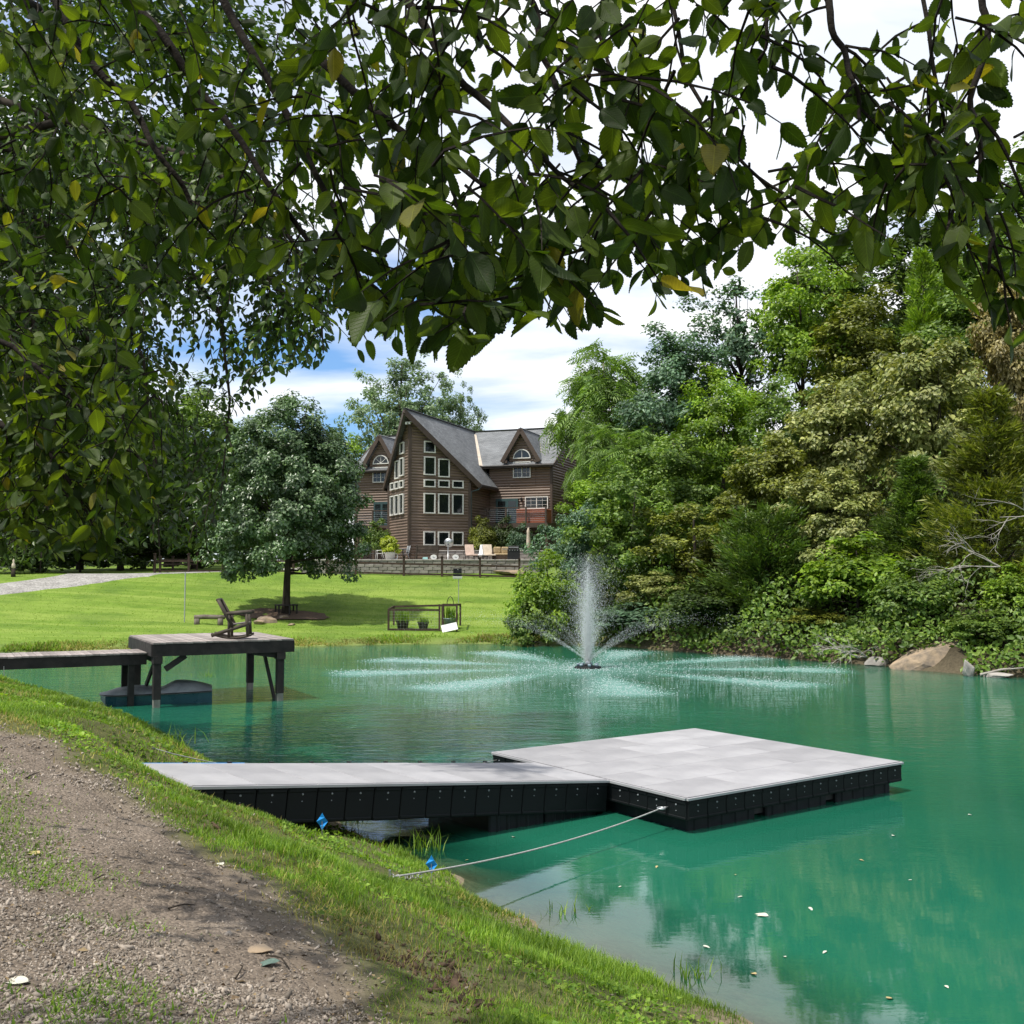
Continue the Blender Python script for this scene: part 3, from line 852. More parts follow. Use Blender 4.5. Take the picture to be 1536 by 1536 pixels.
# main floor
window((6.56, 0, 4.0), (1, 0), 1.68, .85, 2, 3, fr=.06)
def door(cx, w, z0, h):
    f = MB()
    f.box((cx, -.12, z0+h/2), (w, .12, h))
    d = f.build('door', M['teal_door'], house)
    for k in (-1, 1):
        g = MB(); x = cx+k*w*.235
        g.quad((x-w*.17, -.19, z0+.25), (x+w*.17, -.19, z0+.25), (x+w*.17, -.19, z0+h-.18), (x-w*.17, -.19, z0+h-.18)); g.build('pane', M['glass'], d)
        for j in range(1, 4):
            q = MB(); q.box((x, -.2, z0+.25+(h-.43)*j/4), (w*.34, .02, .03)); q.build('glazing_bar', M['teal_door'], d)
    q = MB(); q.box((cx+.06, -.22, z0+1.0), (.04, .06, .16)); q.build('handle', M['steel'], d)
door(4.37, 1.66, 2.5, 1.83); door(-5.43, 1.3, 2.5, 1.84)
window((6.4, 0, 1.3), (1, 0), 1.0, 1.0, 2, 2)
# wall lamp
m = MB(); m.lathe([(.0, -.12), (.06, -.1), (.08, .1), (.1, .12), (0, .2)], (5.45, -.16, 4.2), 8); m.build('wall_lamp', M['black'], house)
# decks
def deck(x0, x1, depth, posts, nm):
    e = empty('deck', (0, 0, 0), 0); e.parent = house
    z = 2.5; n = int(depth/.145)
    for i in range(n):
        q = MB(); q.box(((x0+x1)/2, -.16-(i+.5)*(depth-.1)/n, z-.02), (x1-x0, (depth-.1)/n-.008, .04)); q.build('deck_board', M['fence'], e)
    q = MB(); q.box(((x0+x1)/2, -depth-.06, z-.16), (x1-x0+.1, .06, .3)); q.box((x1+.03, -depth/2-.1, z-.16), (.05, depth, .28)); q.box((x0-.0, -depth/2-.1, z-.16), (.05, depth, .28)); q.build('rim_joist', M['trim_brown'], e)
    for x in posts:
        q = MB(); q.box((x, -depth-.0, z+.52), (.1, .1, 1.1)); q.build('rail_post', M['trim_brown'], e)
        q = MB(); q.box((x, -depth+.18, z/2-.42), (.16, .16, z+.2)); q.build('deck_post', M['trim_brown'], e)
    q = MB(); q.box(((x0+x1)/2, -depth, z+1.06), (x1-x0, .12, .05)); q.build('hand_rail', M['trim_brown'], e)
    for k in range(7):
        q = MB(); q.tube([(x0, -depth, z+.14+k*.13), (x1, -depth, z+.14+k*.13)], .009, 4); q.build('rail_cable', M['steel'], e)
deck(3.1, 8.0, 2.2, (3.74, 5.05, 6.5, 7.92), 'r')
deck(-7.8, -3.1, 2.0, (-7.7, -6.5, -5.2, -3.9), 'l')
# stair rail at the left deck
m = MB(); m.bar((-7.6, -2.2, 3.5), (-8.9, -2.2, 2.2), .1, .06); m.bar((-7.6, -2.2, 2.5), (-8.9, -2.2, 1.2), .3, .06)
m.build('stair_rail', M['trim_brown'], house)
m = MB()
for x in (-3.9, -2.9):
    m.box((x-.3, -5.6, .85), (.13, .13, 2.3)); m.bar((x-.3, -5.6, 1.55), (x+.1, -5.6, 1.95), .08, .08)
for k in range(5): m.box((-4.35+k*.35, -5.2, 2.12), (.09, 1.5, .16))
m.box((-3.65, -5.75, 1.97), (1.9, .12, .16)); m.box((-3.65, -4.7, 1.97), (1.9, .12, .16))
m.build('door_pergola', M['trim_brown'], house)

def H(x, b, z=0.0):
    """house space to world"""
    r = -radians(20)
    return (-4.41+x*cos(r)+b*sin(r), 76.4+x*sin(r)-b*cos(r), HZ+z)
# ------------------------------------------------------------------ patio
PZ = 3.9
m = MB()
px0, px1, py0, py1 = -13.0, 3.2, 66.2, 84.0
m.poly([(px0, py0, PZ), (px1, py0, PZ), (px1, py1, PZ), (px0, py1, PZ)])
for a, b in (((px0, py0), (px1, py0)), ((px1, py0), (px1, py1)), ((px0, py1), (px0, py0))):
    m.quad((*a, 1.5), (*b, 1.5), (*b, PZ), (*a, PZ))
tag(m.build('patio', M['paving']), kind='structure')
rw = empty('retaining_wall', ((px0+px1)/2, py0-.2, 3.0), 0, 'low grey block retaining wall along the patio edge', 'wall')
bl = MB(); bl.box((0, 0, 0), (.54, .26, .19)); blm = bl.mesh('block', M['wall_block'], bevel=.02)
cp = MB(); cp.box((0, 0, 0), (.62, .34, .07)); cpm = cp.mesh('cap_stone', M['paving'], bevel=.012)
for r in range(6):
    n = int((px1-px0)/.56)
    for i in range(n+(r % 2)):
        if (i*.56-(px1-px0)/2+px1/2+px0/2) > 1.6+8: continue
        link('block', blm, rw, ((i+.5*(1-(r % 2)))*.56-(px1-px0)/2, random.uniform(-.012, .012), -.24+r*.2))
for i in range(int((px1-px0)/.63)+1): link('cap_stone', cpm, rw, (i*.635-(px1-px0)/2+.2, 0, .905))

# hot tub and pot standing on the right deck
e = empty('hot_tub', H(6.75, 1.25, 2.505), -radians(20), 'orange-brown cedar hot tub behind the right deck railing', 'hot tub')
for k in range(13):
    for y in (-.72, .72):
        m = MB(); m.box((-.93+k*.155, y, .43), (.148, .04, .86)); m.build('side_plank', M['cedar_box'], e)
for k in range(9):
    for x in (-1.0, 1.0):
        m = MB(); m.box((x, -.64+k*.16, .43), (.04, .15, .86)); m.build('side_plank', M['cedar_box'], e)
m = MB(); m.box((0, 0, .91), (2.08, 1.52, .09)); m.build('cover', M['cedar_box'], e, bevel=.03)
m = MB(); m.lathe([(0, 0), (.16, 0), (.21, .34), (.23, .36), (.19, .36), (.17, .3), (0, .3)], n=14)
tag(m.build('deck_pot', M['cushion'], None, True, loc=H(3.55, 1.9, 2.505)), 'pale plant pot on the deck corner beside the prow', 'pot')
# ------------------------------------------------------------------ floating dock and gangway
DZ = .42
F_ = G(1031, 1196.3, DZ); R_ = G(1355, 1141, DZ); B_ = G(1038, 1092.8, DZ); L_ = G(740.5, 1127.5, DZ)
ctr = (F_+R_+B_+L_)/4
e1 = unit((R_-F_)+(B_-L_)); e2 = np.array([-e1[1], e1[0], 0])
LX = float((np.linalg.norm(R_-F_)+np.linalg.norm(B_-L_))/2); LY = float((np.linalg.norm(L_-F_)+np.linalg.norm(B_-R_))/2)
ang = atan2(e1[1], e1[0])
dock = empty('floating_dock', (ctr[0], ctr[1], 0), ang, 'square floating dock platform with pale grey deck and black plastic sides', 'dock')
def skirt_panel(w, h, bolts=True):
    m = MB()
    m.box((0, 0, 0), (w-.008, .035, h))
    m.box((0, -.022, h/2-.03), (w-.02, .012, .035)); m.box((0, -.022, -h/2+.025), (w-.02, .012, .03))
    return m.mesh('side_panel', M['hdpe'], bevel=.006)
bolt = MB(); bolt.lathe([(.0, .010), (.007, .010), (.009, .004), (.012, .0)], n=8); boltm = bolt.mesh('bolt', M['boat_top'])
def skirt(parent, p0, p1, n, h, ztop, z1=None):
    """row of side panels along p0->p1 (parent space), outside on the right hand"""
    p0, p1 = Vector(p0), Vector(p1); d = (p1-p0); w = d.length/n; a = atan2(d.y, d.x)
    me = skirt_panel(w, h)
    for i in range(n):
        c = p0+d*(i+.5)/n
        zt = ztop if z1 is None else ztop+(z1-ztop)*(i+.5)/n
        pan = link('side_panel', me, parent, (c.x, c.y, zt-h/2+random.uniform(-.003, .003)), (random.uniform(-.006, .006), 0, a))
        for bz in (.07, -.0):
            link('bolt', boltm, pan, (0, -.018, h/2-.12+bz*1.0-.02), (pi/2, 0, 0), (1, 1, 1) if bz else (.6, .6, .6))
TH = .235
hx, hy = LX/2, LY/2
skirt(dock, (-hx, -hy), (hx, -hy), 13, TH, DZ-.035); skirt(dock, (hx, -hy), (hx, hy), 12, TH, DZ-.035)
skirt(dock, (hx, hy), (-hx, hy), 13, TH, DZ-.035); skirt(dock, (-hx, hy), (-hx, -hy), 12, TH, DZ-.035)
# deck boards laid in broken bond
rows = 5
for r in range(rows):
    y0 = -hy+LY*r/rows; wv = LY/rows
    cuts = [0, .27, .55, .8, 1.0] if r % 2 == 0 else [0, .14, .42, .69, 1.0]
    for a, b in zip(cuts[:-1], cuts[1:]):
        m = MB(); m.box((0, 0, 0), (LX*(b-a)-.010, wv-.010, .035))
        link('deck_panel', m.mesh('deck_panel', M['deck'], bevel=.004), dock, (-hx+LX*(a+b)/2, y0+wv/2, DZ-.0175+random.uniform(-.0015, .0015)))
# edge strip and floats
for p, q in (((-hx-.02, -hy-.025), (hx+.02, -hy-.025)), ((hx+.025, -hy), (hx+.025, hy)), ((-hx-.02, hy+.025), (hx+.02, hy+.025)), ((-hx-.025, -hy), (-hx-.025, hy))):
    m = MB(); m.bar((*p, DZ-.021), (*q, DZ-.021), .03, .026); m.build('edge_strip', M['deck'], dock)
def floatm(sx, sy, h):
    m = MB()
    m.box((0, 0, 0), (sx, sy, h), taper=1.0)
    for k in np.linspace(-sx/2+.12, sx/2-.12, 5):
        m.box((k, 0, 0), (.06, sy+.03, h*.92))
    return m.mesh('float', M['float'], bevel=.02)
fm = floatm(LX/3-.20, LY/2-.20, .42)
for i in range(3):
    for j in range(2):
        link('float', fm, dock, (-hx+LX*(i+.5)/3, -hy+.0+LY*(j+.5)/2, -.055))
m = MB(); m.box((0, 0, .085), (LX-.3, LY-.3, .1)); m.build('frame', M['black'], dock)
# mooring ring at the front corner
RING = Vector(G(1003, 1213, .30))
ring_l = dock.matrix_basis.inverted() @ RING
m = MB()
rl = Vector((-hx-.03, -hy+.30, DZ-.16))
RINGW = Matrix.Translation(dock.location) @ Matrix.Rotation(ang, 4, 'Z') @ (rl+Vector((-.09, 0, 0)))
m.tube([rl+Vector((-.05-.045*(1-cos(t)), .045*sin(t), 0)) for t in np.linspace(0, 2*pi, 13)], .011, 6)
m.tube([rl+Vector((.01, 0, 0)), rl+Vector((-.05, 0, 0))], .012, 6)
m.build('mooring_eye', M['steel'], dock, True)

# gangway: a sloping ramp from the bank to the dock
gRn = G(914, 1169, DZ); gLn = A(287, 1178, 10.4)
gd = gRn-gLn; GL = float(np.linalg.norm(gd)); ga = atan2(gd[1], gd[0]); gp = math.asin(gd[2]/GL); GW = 1.5
gang = empty('gangway', tuple(gLn), 0, 'long narrow pale ramp with black sides reaching from the grass to the dock', 'ramp')
gang.rotation_euler = (0, -gp, ga)
GL -= .03
skirt(gang, (0, 0), (GL, 0), 16, .36, -.035); skirt(gang, (GL, GW), (0, GW), 16, .36, -.035)
for i in range(8):
    m = MB(); m.box((0, 0, 0), (GL/8-.010, GW-.004, .035))
    link('deck_panel', m.mesh('deck_panel', M['deck'], bevel=.004), gang, (GL*(i+.5)/8, GW/2, -.0175+random.uniform(-.0015, .0015)))
for y in (-.025, GW+.025):
    m = MB(); m.bar((0, y, -.021), (GL, y, -.021), .03, .026); m.build('edge_strip', M['deck'], gang)
m = MB(); m.box((GL/2, GW/2, -.2), (GL-.1, GW-.2, .24)); m.build('frame', M['black'], gang)
fm2 = floatm(.82, GW-.16, .42)
for x in (GL-1.32, GL-.47): link('float', fm2, gang, (x, GW/2, -.52), (0, gp, 0))
m = MB(); m.box((-.02, GW/2, -.03), (.05, GW+.06, .05)); m.build('end_lip', M['deck'], gang)
m = MB(); m.tube([(-.04, GW+.05, -.015), (1.2, GW+.05, -.015)], .014, 6); m.build('edge_tube', M['blue_flag'], gang)
for x in np.linspace(.5, GL-.3, 10):
    m = MB(); m.box((x, GW+.03, .008), (.05, .03, .016)); m.build('edge_clip', M['black'], gang)

# ------------------------------------------------------------------ ropes, stakes and flags
def rope(name, pts, r, label, mat='rope'):
    m = MB(); m.tube(pts, r, 6); o = m.build(name, M[mat], None, True); tag(o, label, 'rope'); return o
anch = hit(588, 1322); anch[2] += .03
pts = []
for k in range(25):
    t = k/24; p = Vector(anch)*(1-t)+RINGW*t; p.z -= .10*4*t*(1-t)*.9
    g_ = gz1(p.x, p.y)+.02
    p.z = max(p.z, g_, .02); pts.append(p)
rope('mooring_rope', pts, .0085, 'pale mooring rope stretched from the front dock corner to the bank')
m = MB()
for k in range(6):
    t = .004*k; p = Vector(anch)*(1-t*4)+RINGW*(t*4); p.z = gz1(p.x, p.y)+.035
    m.tube([p+Vector((.018*cos(a), .012*sin(a), .016*sin(a))) for a in np.linspace(0, 2*pi, 9)], .006, 5)
tag(m.build('rope_knot', M['rope'], None, True), 'knotted rope loops lying in the grass at the bank end', 'knot', kind='stuff')
a0 = hit(228, 1126); a0[2] += .0
bk = Matrix.Translation(dock.location) @ Matrix.Rotation(ang, 4, 'Z') @ Vector((-hx, hy-.1, DZ-.1))
pts = []
for k in range(21):
    t = k/20; p = Vector(a0)*(1-t)+bk*t; p.z -= .28*4*t*(1-t); p.z = max(p.z, .03, gz1(p.x, p.y)+.01); pts.append(p)
rope('mooring_rope', pts, .006, 'thin rope running behind the ramp to the far dock corner')
m = MB(); m.tube([(anch[0]-.02, anch[1], anch[2]-.2), (anch[0]-.02, anch[1], anch[2]+.06)], .012, 6); tag(m.build('stake', M['steel']), 'short metal stake holding the front mooring rope', 'stake')
for (px, py), D, lab in (((489, 1226), None, 'blue marker flag in the grass beside the ramp'), ((647, 1322), None, 'blue marker flag beside the front mooring rope')):
    p = hit(px, py) if px > 600 else np.array([-1.92, 10.95, gz1(-1.92, 10.95)]); e = empty('marker_flag', tuple(p), random.uniform(-.5, .5), lab, 'flag', 'blue marker flags')
    m = MB(); m.tube([(0, 0, -.1), (0, 0, .16)], .004, 5); m.build('stake', M['steel'], e)
    m = MB()
    for i in range(4):
        a, b = i/4, (i+1)/4
        w = lambda s: .055*(1-abs(2*s-1)**1.0)+.002
        y = lambda s: .012*sin(s*9)
        m.quad((-w(a), y(a), .07+.17*a), (w(a), -y(a), .07+.17*a), (w(b), -y(b), .07+.17*b), (-w(b), y(b), .07+.17*b))
    fl = m.build('flag_sheet', M['blue_flag'], e); md = fl.modifiers.new('thickness', 'SOLIDIFY'); md.thickness = .002

# ------------------------------------------------------------------ old timber pier
PA = radians(28); PZT = 1.47
pfl = A(229, 963, 24.2)
pier = empty('wooden_pier', (pfl[0], pfl[1], 0), PA, 'raised dark timber pier platform standing on posts over the water', 'pier')
PLn, PDn = 3.25, 3.4
nb = 22
for i in range(nb):
    m = MB(); m.box((0, 0, 0), (PLn/nb-.007, PDn+.08, .04))
    link('deck_board', m.mesh('deck_board', M['pier_top'], bevel=.003), pier, (PLn*(i+.5)/nb, PDn/2+random.uniform(-.02, .02), PZT-.02+random.uniform(-.004, .004)))
for p, q in (((0, 0), (PLn, 0)), ((PLn, 0), (PLn, PDn)), ((PLn, PDn), (0, PDn)), ((0, PDn), (0, 0))):
    m = MB(); m.bar((*p, PZT-.18), (*q, PZT-.18), .05, .27); m.build('rim_joist', M['pier'], pier)
for (x, y) in ((.12, .1), (PLn-.3, .1), (.12, PDn-.5), (PLn-.3, PDn-.5)):
    m = MB(); m.box((x, y, .78), (.17, .17, 1.2)); po = m.build('post', M['pier'], pier, bevel=.01)
    m = MB(); m.box((x, y, -.7), (.15, .15, 1.84)); m.build('post_foot', M['pier_wet'], po, bevel=.01)
    m = MB(); m.box((x, y+.0, PZT-.40), (.2, .28, .16)); m.build('post_bracket', M['pier'], po)
for p, q in (((.12, .2, PZT-.35), (.12, 1.55, .35)), ((.3, .1, PZT-.62), (.75, .1, PZT-.32)), ((PLn-.3, 1.6, PZT-.35), (PLn-.3, .35, -.2)), ((PLn-.3, .1, PZT-.4), (PLn-.95, .1, PZT-.30))):
    m = MB(); m.bar(p, q, .05, .13); m.build('brace', M['pier'], pier)
m = MB(); m.bar((PLn-.3, .05, PZT-.39), (PLn-.3, PDn-.3, PZT-.39), .06, .18); m.build('beam', M['pier'], pier)
m = MB(); m.bar((.12, .05, PZT-.39), (.12, PDn-.3, PZT-.39), .06, .18); m.build('beam', M['pier'], pier)
# walkway to the bank
WL, WWd, WZ = 9.0, 1.25, 1.22
walk = empty('pier_walkway', (pfl[0], pfl[1], 0), PA, 'low plank walkway leading from the left edge of the picture to the pier', 'walkway')
n = int(WL/.145)
bm_ = MB(); bm_.box((0, 0, 0), (.138, WWd+.06, .04)); bmm = bm_.mesh('walk_board', M['pier_top'], bevel=.003)
y0 = .55
for i in range(n): link('walk_board', bmm, walk, (-.03-.145*(i+.5), y0+WWd/2+random.uniform(-.015, .015), WZ-.02+random.uniform(-.004, .004)))
for y in (y0+.03, y0+WWd-.03):
    m = MB(); m.box((-WL/2-.03, y, WZ-.16), (WL, .05, .24)); m.build('rim_joist', M['pier'], walk)
for x in (-.35, -4.0, -7.4):
    for y in (y0+.12, y0+WWd-.12):
        m = MB(); m.box((x, y, .0), (.13, .13, 2.1)); m.build('post', M['pier'], walk)
m = MB(); m.tube([(-3.0, y0-.01, WZ-.2), (-2.98, y0-.02, .6), (-3.0, y0-.02, -.1)], .008, 5); tag(m.build('hanging_line', M['rope'], walk))

# ------------------------------------------------------------------ log rocking chair on the pier
cp_ = A(352, 951, 25.6)
chair = empty('rocking_chair', (cp_[0], cp_[1], PZT+.004), radians(8), 'brown log rocking chair with dark woven back on the wooden pier', 'chair')
W2 = .30
# local +x is the way the sitter faces
def arc_rocker(y):
    m = MB()
    P = [(x, y, .035+.16*(x/.62)**2 if x < 0 else .035+.10*(x/.5)**2) for x in np.linspace(-.50, .42, 11)]
    m.tube(P, .028, 8); return m.build('rocker', M['chair_log'], chair, True)
for y in (-W2, W2):
    arc_rocker(y)
    m = MB(); m.tube([(.34, y, .07), (.30, y, .62)], .040, 10); m.build('front_leg', M['chair_log'], chair, True)
    m = MB(); m.tube([(-.10, y, .06), (-.10, y, .60)], .034, 10); m.build('rear_leg', M['chair_log'], chair, True)
    m = MB(); m.tube([(.42, y, .64), (-.22, y, .60)], [.045, .038], 10); m.build('arm_rest', M['chair_log'], chair, True)
    m = MB(); m.tube([(.33, y, .36), (-.50, y, .09)], .042, 10); m.build('side_rail', M['chair_log'], chair, True)
    m = MB(); m.tube([(-.02, y, .30), (-.36, y, .93)], .042, 10); m.build('back_post', M['chair_log'], chair, True)
m = MB(); m.tube([(-.37, -W2-.03, .93), (-.37, W2+.03, .93)], .036, 10); m.build('top_rail', M['chair_log'], chair, True)
m = MB(); m.tube([(.33, -W2-.03, .37), (.33, W2+.03, .37)], .036, 10); m.build('front_rail', M['chair_log'], chair, True)
m = MB(); m.tube([(-.07, -W2, .36), (-.07, W2, .36)], .03, 10); m.build('back_rail', M['chair_log'], chair, True)
m = MB(); m.bar((-.12, 0, .43), (-.35, 0, .88), W2*2-.06, .03, (1, 0, .5)); m.build('back_sling', M['sling'], chair)
m = MB(); m.bar((.33, 0, .395), (-.06, 0, .345), W2*2-.04, .025); m.build('seat', M['pier_top'], chair)

# ------------------------------------------------------------------ pedal boat
bp = G(226, 1054, 0)
boat = empty('pedal_boat', (bp[0]+.1, bp[1]+.25, 0), radians(16), 'teal and grey pedal boat moored under the wooden pier', 'boat')
def loft(secs, mat, name, smooth=True):
    m = MB(); k = len(secs[0])
    for s_ in secs: m.v += [tuple(p) for p in s_]
    for i in range(len(secs)-1):
        for j in range(k-1):
            a = i*k+j; m.f.append((a, a+1, a+1+k, a+k))
    m.f.append(tuple(reversed(range(k)))); m.f.append(tuple((len(secs)-1)*k+j for j in range(k)))
    return m.build(name, mat, boat, smooth)
boat.scale = (1, 1, .78)
secs = []
for x, w, zt, zb in ((-1.28, .10, .26, .12), (-1.15, .42, .25, .0), (-.9, .62, .26, -.12), (0, .68, .28, -.15), (.9, .66, .32, -.15), (1.22, .60, .34, -.12)):
    secs.append([(x, -w, zt), (x, -w*.93, zb), (x, w*.93, zb), (x, w, zt)])
loft(secs, M['boat_hull'], 'hull', False)
secs = []
xs = np.linspace(-1.30, 1.22, 27)
for x in xs:
    w = np.interp(x, [-1.30, -1.15, -.9, 0, .9, 1.22], [.12, .45, .65, .71, .69, .62])
    base = .27+.03*(x+1.2)
    bow = .17*max(0, 1-((x+.55)/.62)**2)**.8 if abs(x+.55) < .62 else 0
    seat = .27*exp(-((x-.42)/.30)**2) if x < .42 else .27*max(0, 1-((x-.42)/.86)**2)
    hgt = max(bow, seat, .02)
    secs.append([(x, -w, base-.02), (x, -w*.97, base+.03), (x, -w*.72, base+.03+hgt*.8), (x, -w*.3, base+.03+hgt), (x, w*.3, base+.03+hgt), (x, w*.72, base+.03+hgt*.8), (x, w*.97, base+.03), (x, w, base-.02)])
loft(secs, M['boat_top'], 'deck_cover')
m = MB(); m.tube([(x, -np.interp(x, [-1.30, -1.15, -.9, 0, .9, 1.22], [.13, .46, .66, .72, .70, .63]), .28+.03*(x+1.2)) for x in xs], .016, 6); m.build('rub_rail', M['black'], boat, True)
for y in (-.25, .25):
    m = MB(); m.box((.20, y, .42), (.08, .34, .12)); m.build('seat_back', M['black'], boat, bevel=.02)

# ------------------------------------------------------------------ fountain
ft = empty('fountain', (FC[0], FC[1], 0), 0, 'floating pond fountain throwing a tall white plume and low jets', 'fountain')
m = MB(); m.lathe([(.0, -.1), (.42, -.1), (.45, .0), (.42, .05), (.3, .07), (.0, .07)], n=28); m.build('float_ring', M['hdpe'], ft, True)
for k in range(7):
    a = 2*pi*k/7+.3
    m = MB(); m.lathe([(.0, .05), (.05, .05), (.06, .13), (.05, .15), (.0, .15)], (.31*cos(a), .31*sin(a), 0), 10); m.build('lamp_can', M['zinc'], ft, True)
m = MB(); m.lathe([(.0, .09), (.12, .09), (.09, .2), (.05, .28), (.0, .28)], n=12); m.build('nozzle', M['steel'], ft, True)
OCT_V = np.array([(1, 0, 0), (-1, 0, 0), (0, 1, 0), (0, -1, 0), (0, 0, 1), (0, 0, -1)], float)
OCT_F = np.array([(0, 2, 4), (2, 1, 4), (1, 3, 4), (3, 0, 4), (2, 0, 5), (1, 2, 5), (3, 1, 5), (0, 3, 5)])
def drops(P, size, stretch=1.0, vel=None):
    N = len(P)
    if vel is None: vel = np.tile([0, 0, 1.0], (N, 1))
    R = frames(unit(vel), unit(RNG.normal(size=(N, 3))))
    s = np.stack([size, size*stretch, size], -1)
    return scatter(OCT_V, OCT_F, P, R, s)
# the plume
N = 42000
h = 3.5*RNG.beta(1.0, 1.75, N)
r = np.abs(RNG.normal(size=N))*(.03+.125*h)
wide = RNG.random(N) < .28
r = np.where(wide, r*2.3, r)
th = RNG.uniform(0, 2*pi, N)
P = np.stack([r*np.cos(th), r*np.sin(th), .2+h], -1)
V, F = drops(P, RNG.uniform(.0022, .0062, N)*(1.1-.2*h/3), 2.4)
tag(link('plume', np_mesh('plume', V, F, M['spray'])), kind='stuff'); bpy.data.objects['plume'].parent = ft
# low jets, ballistic arcs
VV = []; N = 3200
for k in range(9):
    az = (2*pi*k-.9)/9
    for s_ in (0,):
        t = RNG.beta(.9, 1.1, N)
        rr = 8.2*t*RNG.uniform(.93, 1.05, N); zz = .22+4*1.55*t*(1-t)*.98
        sp = .012+.30*t**1.2
        lat = RNG.normal(size=N)*sp; ver = RNG.normal(size=N)*sp*.9-.15*t
        keep = (RNG.random(N) < np.clip(1.1-t*1.9, .10, 1))
        q = np.stack([rr*cos(az)-lat*sin(az), rr*sin(az)+lat*cos(az), np.maximum(.01, zz+ver)], -1)[keep]
        VV.append((q, np.tile([cos(az), sin(az), .5], (len(q), 1)), RNG.uniform(.0018, .0045, len(q))))
P = np.concatenate([a for a, b, c in VV]); vel = np.concatenate([b for a, b, c in VV]); sz = np.concatenate([c for a, b, c in VV])
V, F = drops(P, sz, 2.6, vel)
o = link('jet_spray', np_mesh('jet_spray', V, F, M['spray']), ft); tag(o, kind='stuff')
# splash on the surface under the jets
VV = []
for k in range(9):
    az = (2*pi*k-.9)/9; N = 800
    rr = 8.3*RNG.beta(4.5, 1.7, N); lat = RNG.normal(size=N)*(.12+.075*rr)
    VV.append(np.stack([rr*cos(az)-lat*sin(az), rr*sin(az)+lat*cos(az), RNG.uniform(.0, .05, N)], -1))
N = 1500; rr = np.abs(RNG.normal(size=N))*1.7+.5; th = RNG.uniform(0, 2*pi, N)
VV.append(np.stack([rr*np.cos(th), rr*np.sin(th), RNG.uniform(0, .04, N)], -1))
P = np.concatenate(VV); R = np.tile(np.eye(3), (len(P), 1, 1)); s1 = RNG.uniform(.004, .013, len(P))
V, F = scatter(OCT_V, OCT_F, P, R, np.stack([s1*1.8, s1, s1*.7], -1))
o = link('splash', np_mesh('splash', V, F, M['spray']), ft); tag(o, kind='stuff')
# ------------------------------------------------------------------ trees
DIA_V = np.array([(0, 0, 0), (.30, .45, .10), (0, 1.0, -.06), (-.30, .45, .10)], float)
DIA_F = np.array([(0, 1, 2), (0, 2, 3)])
BLADE_V = np.array([(-.06, 0, 0), (.06, 0, 0), (.07, .5, .06), (-.07, .5, .06), (0, 1, -.05), (0, 1, -.05)], float)
def rand_dirs(n):
    return unit(RNG.normal(size=(n, 3)))
def clump_crown(rx, rz, nclump, nleaf, leaf, seed, cr=.26, flat=.75, up=.7, egg=.25, hollow=2.4, droop=.3, lobes=.28, tmpl=(DIA_V, DIA_F), bottom=-1.0):
    """leaf mesh of a broad crown, foot of the crown at z=0"""
    rg = np.random.default_rng(seed)
    C = unit(rg.normal(size=(nclump*3, 3)))
    C = C[C[:, 2] > bottom][:nclump]; nclump = len(C)
    rad = rg.random(nclump)**(1/hollow)
    ph = rg.uniform(0, 6, 4)
    az = np.arctan2(C[:, 1], C[:, 0])
    lob = 1+lobes*(np.sin(3*az+ph[0]+2*C[:, 2])*.5+np.sin(5*az+ph[1]-3*C[:, 2])*.35+rg.normal(size=nclump)*.25)
    Cn = C*rad[:, None]*lob[:, None]
    wz = 1-egg*Cn[:, 2]
    cen = np.stack([Cn[:, 0]*rx*wz, Cn[:, 1]*rx*wz, Cn[:, 2]*rz], -1)
    k = rg.integers(0, nclump, nleaf)
    r = cr*rx*rg.uniform(.65, 1.35, nclump)[k]
    d = unit(rg.normal(size=(nleaf, 3)))
    off = d*(r*rg.random(nleaf)**(1/2.6))[:, None]; off[:, 2] *= flat
    P = cen[k]+off
    outd = unit(P*np.array([1, 1, rx/rz]))
    Nn = unit(.5*d+.45*outd+np.array([0, 0, up])+rg.normal(size=(nleaf, 3))*.45)
    Y = unit(np.cross(Nn, rg.normal(size=(nleaf, 3))))
    Y = unit(Y+outd*.35+np.array([0, 0, -droop]))
    s = leaf*rg.uniform(.6, 1.35, nleaf)
    V, F = scatter(tmpl[0], tmpl[1], P, frames(Y, Nn), s)
    V[:, 2] += rz
    return V, F, cen+np.array([0, 0, rz])
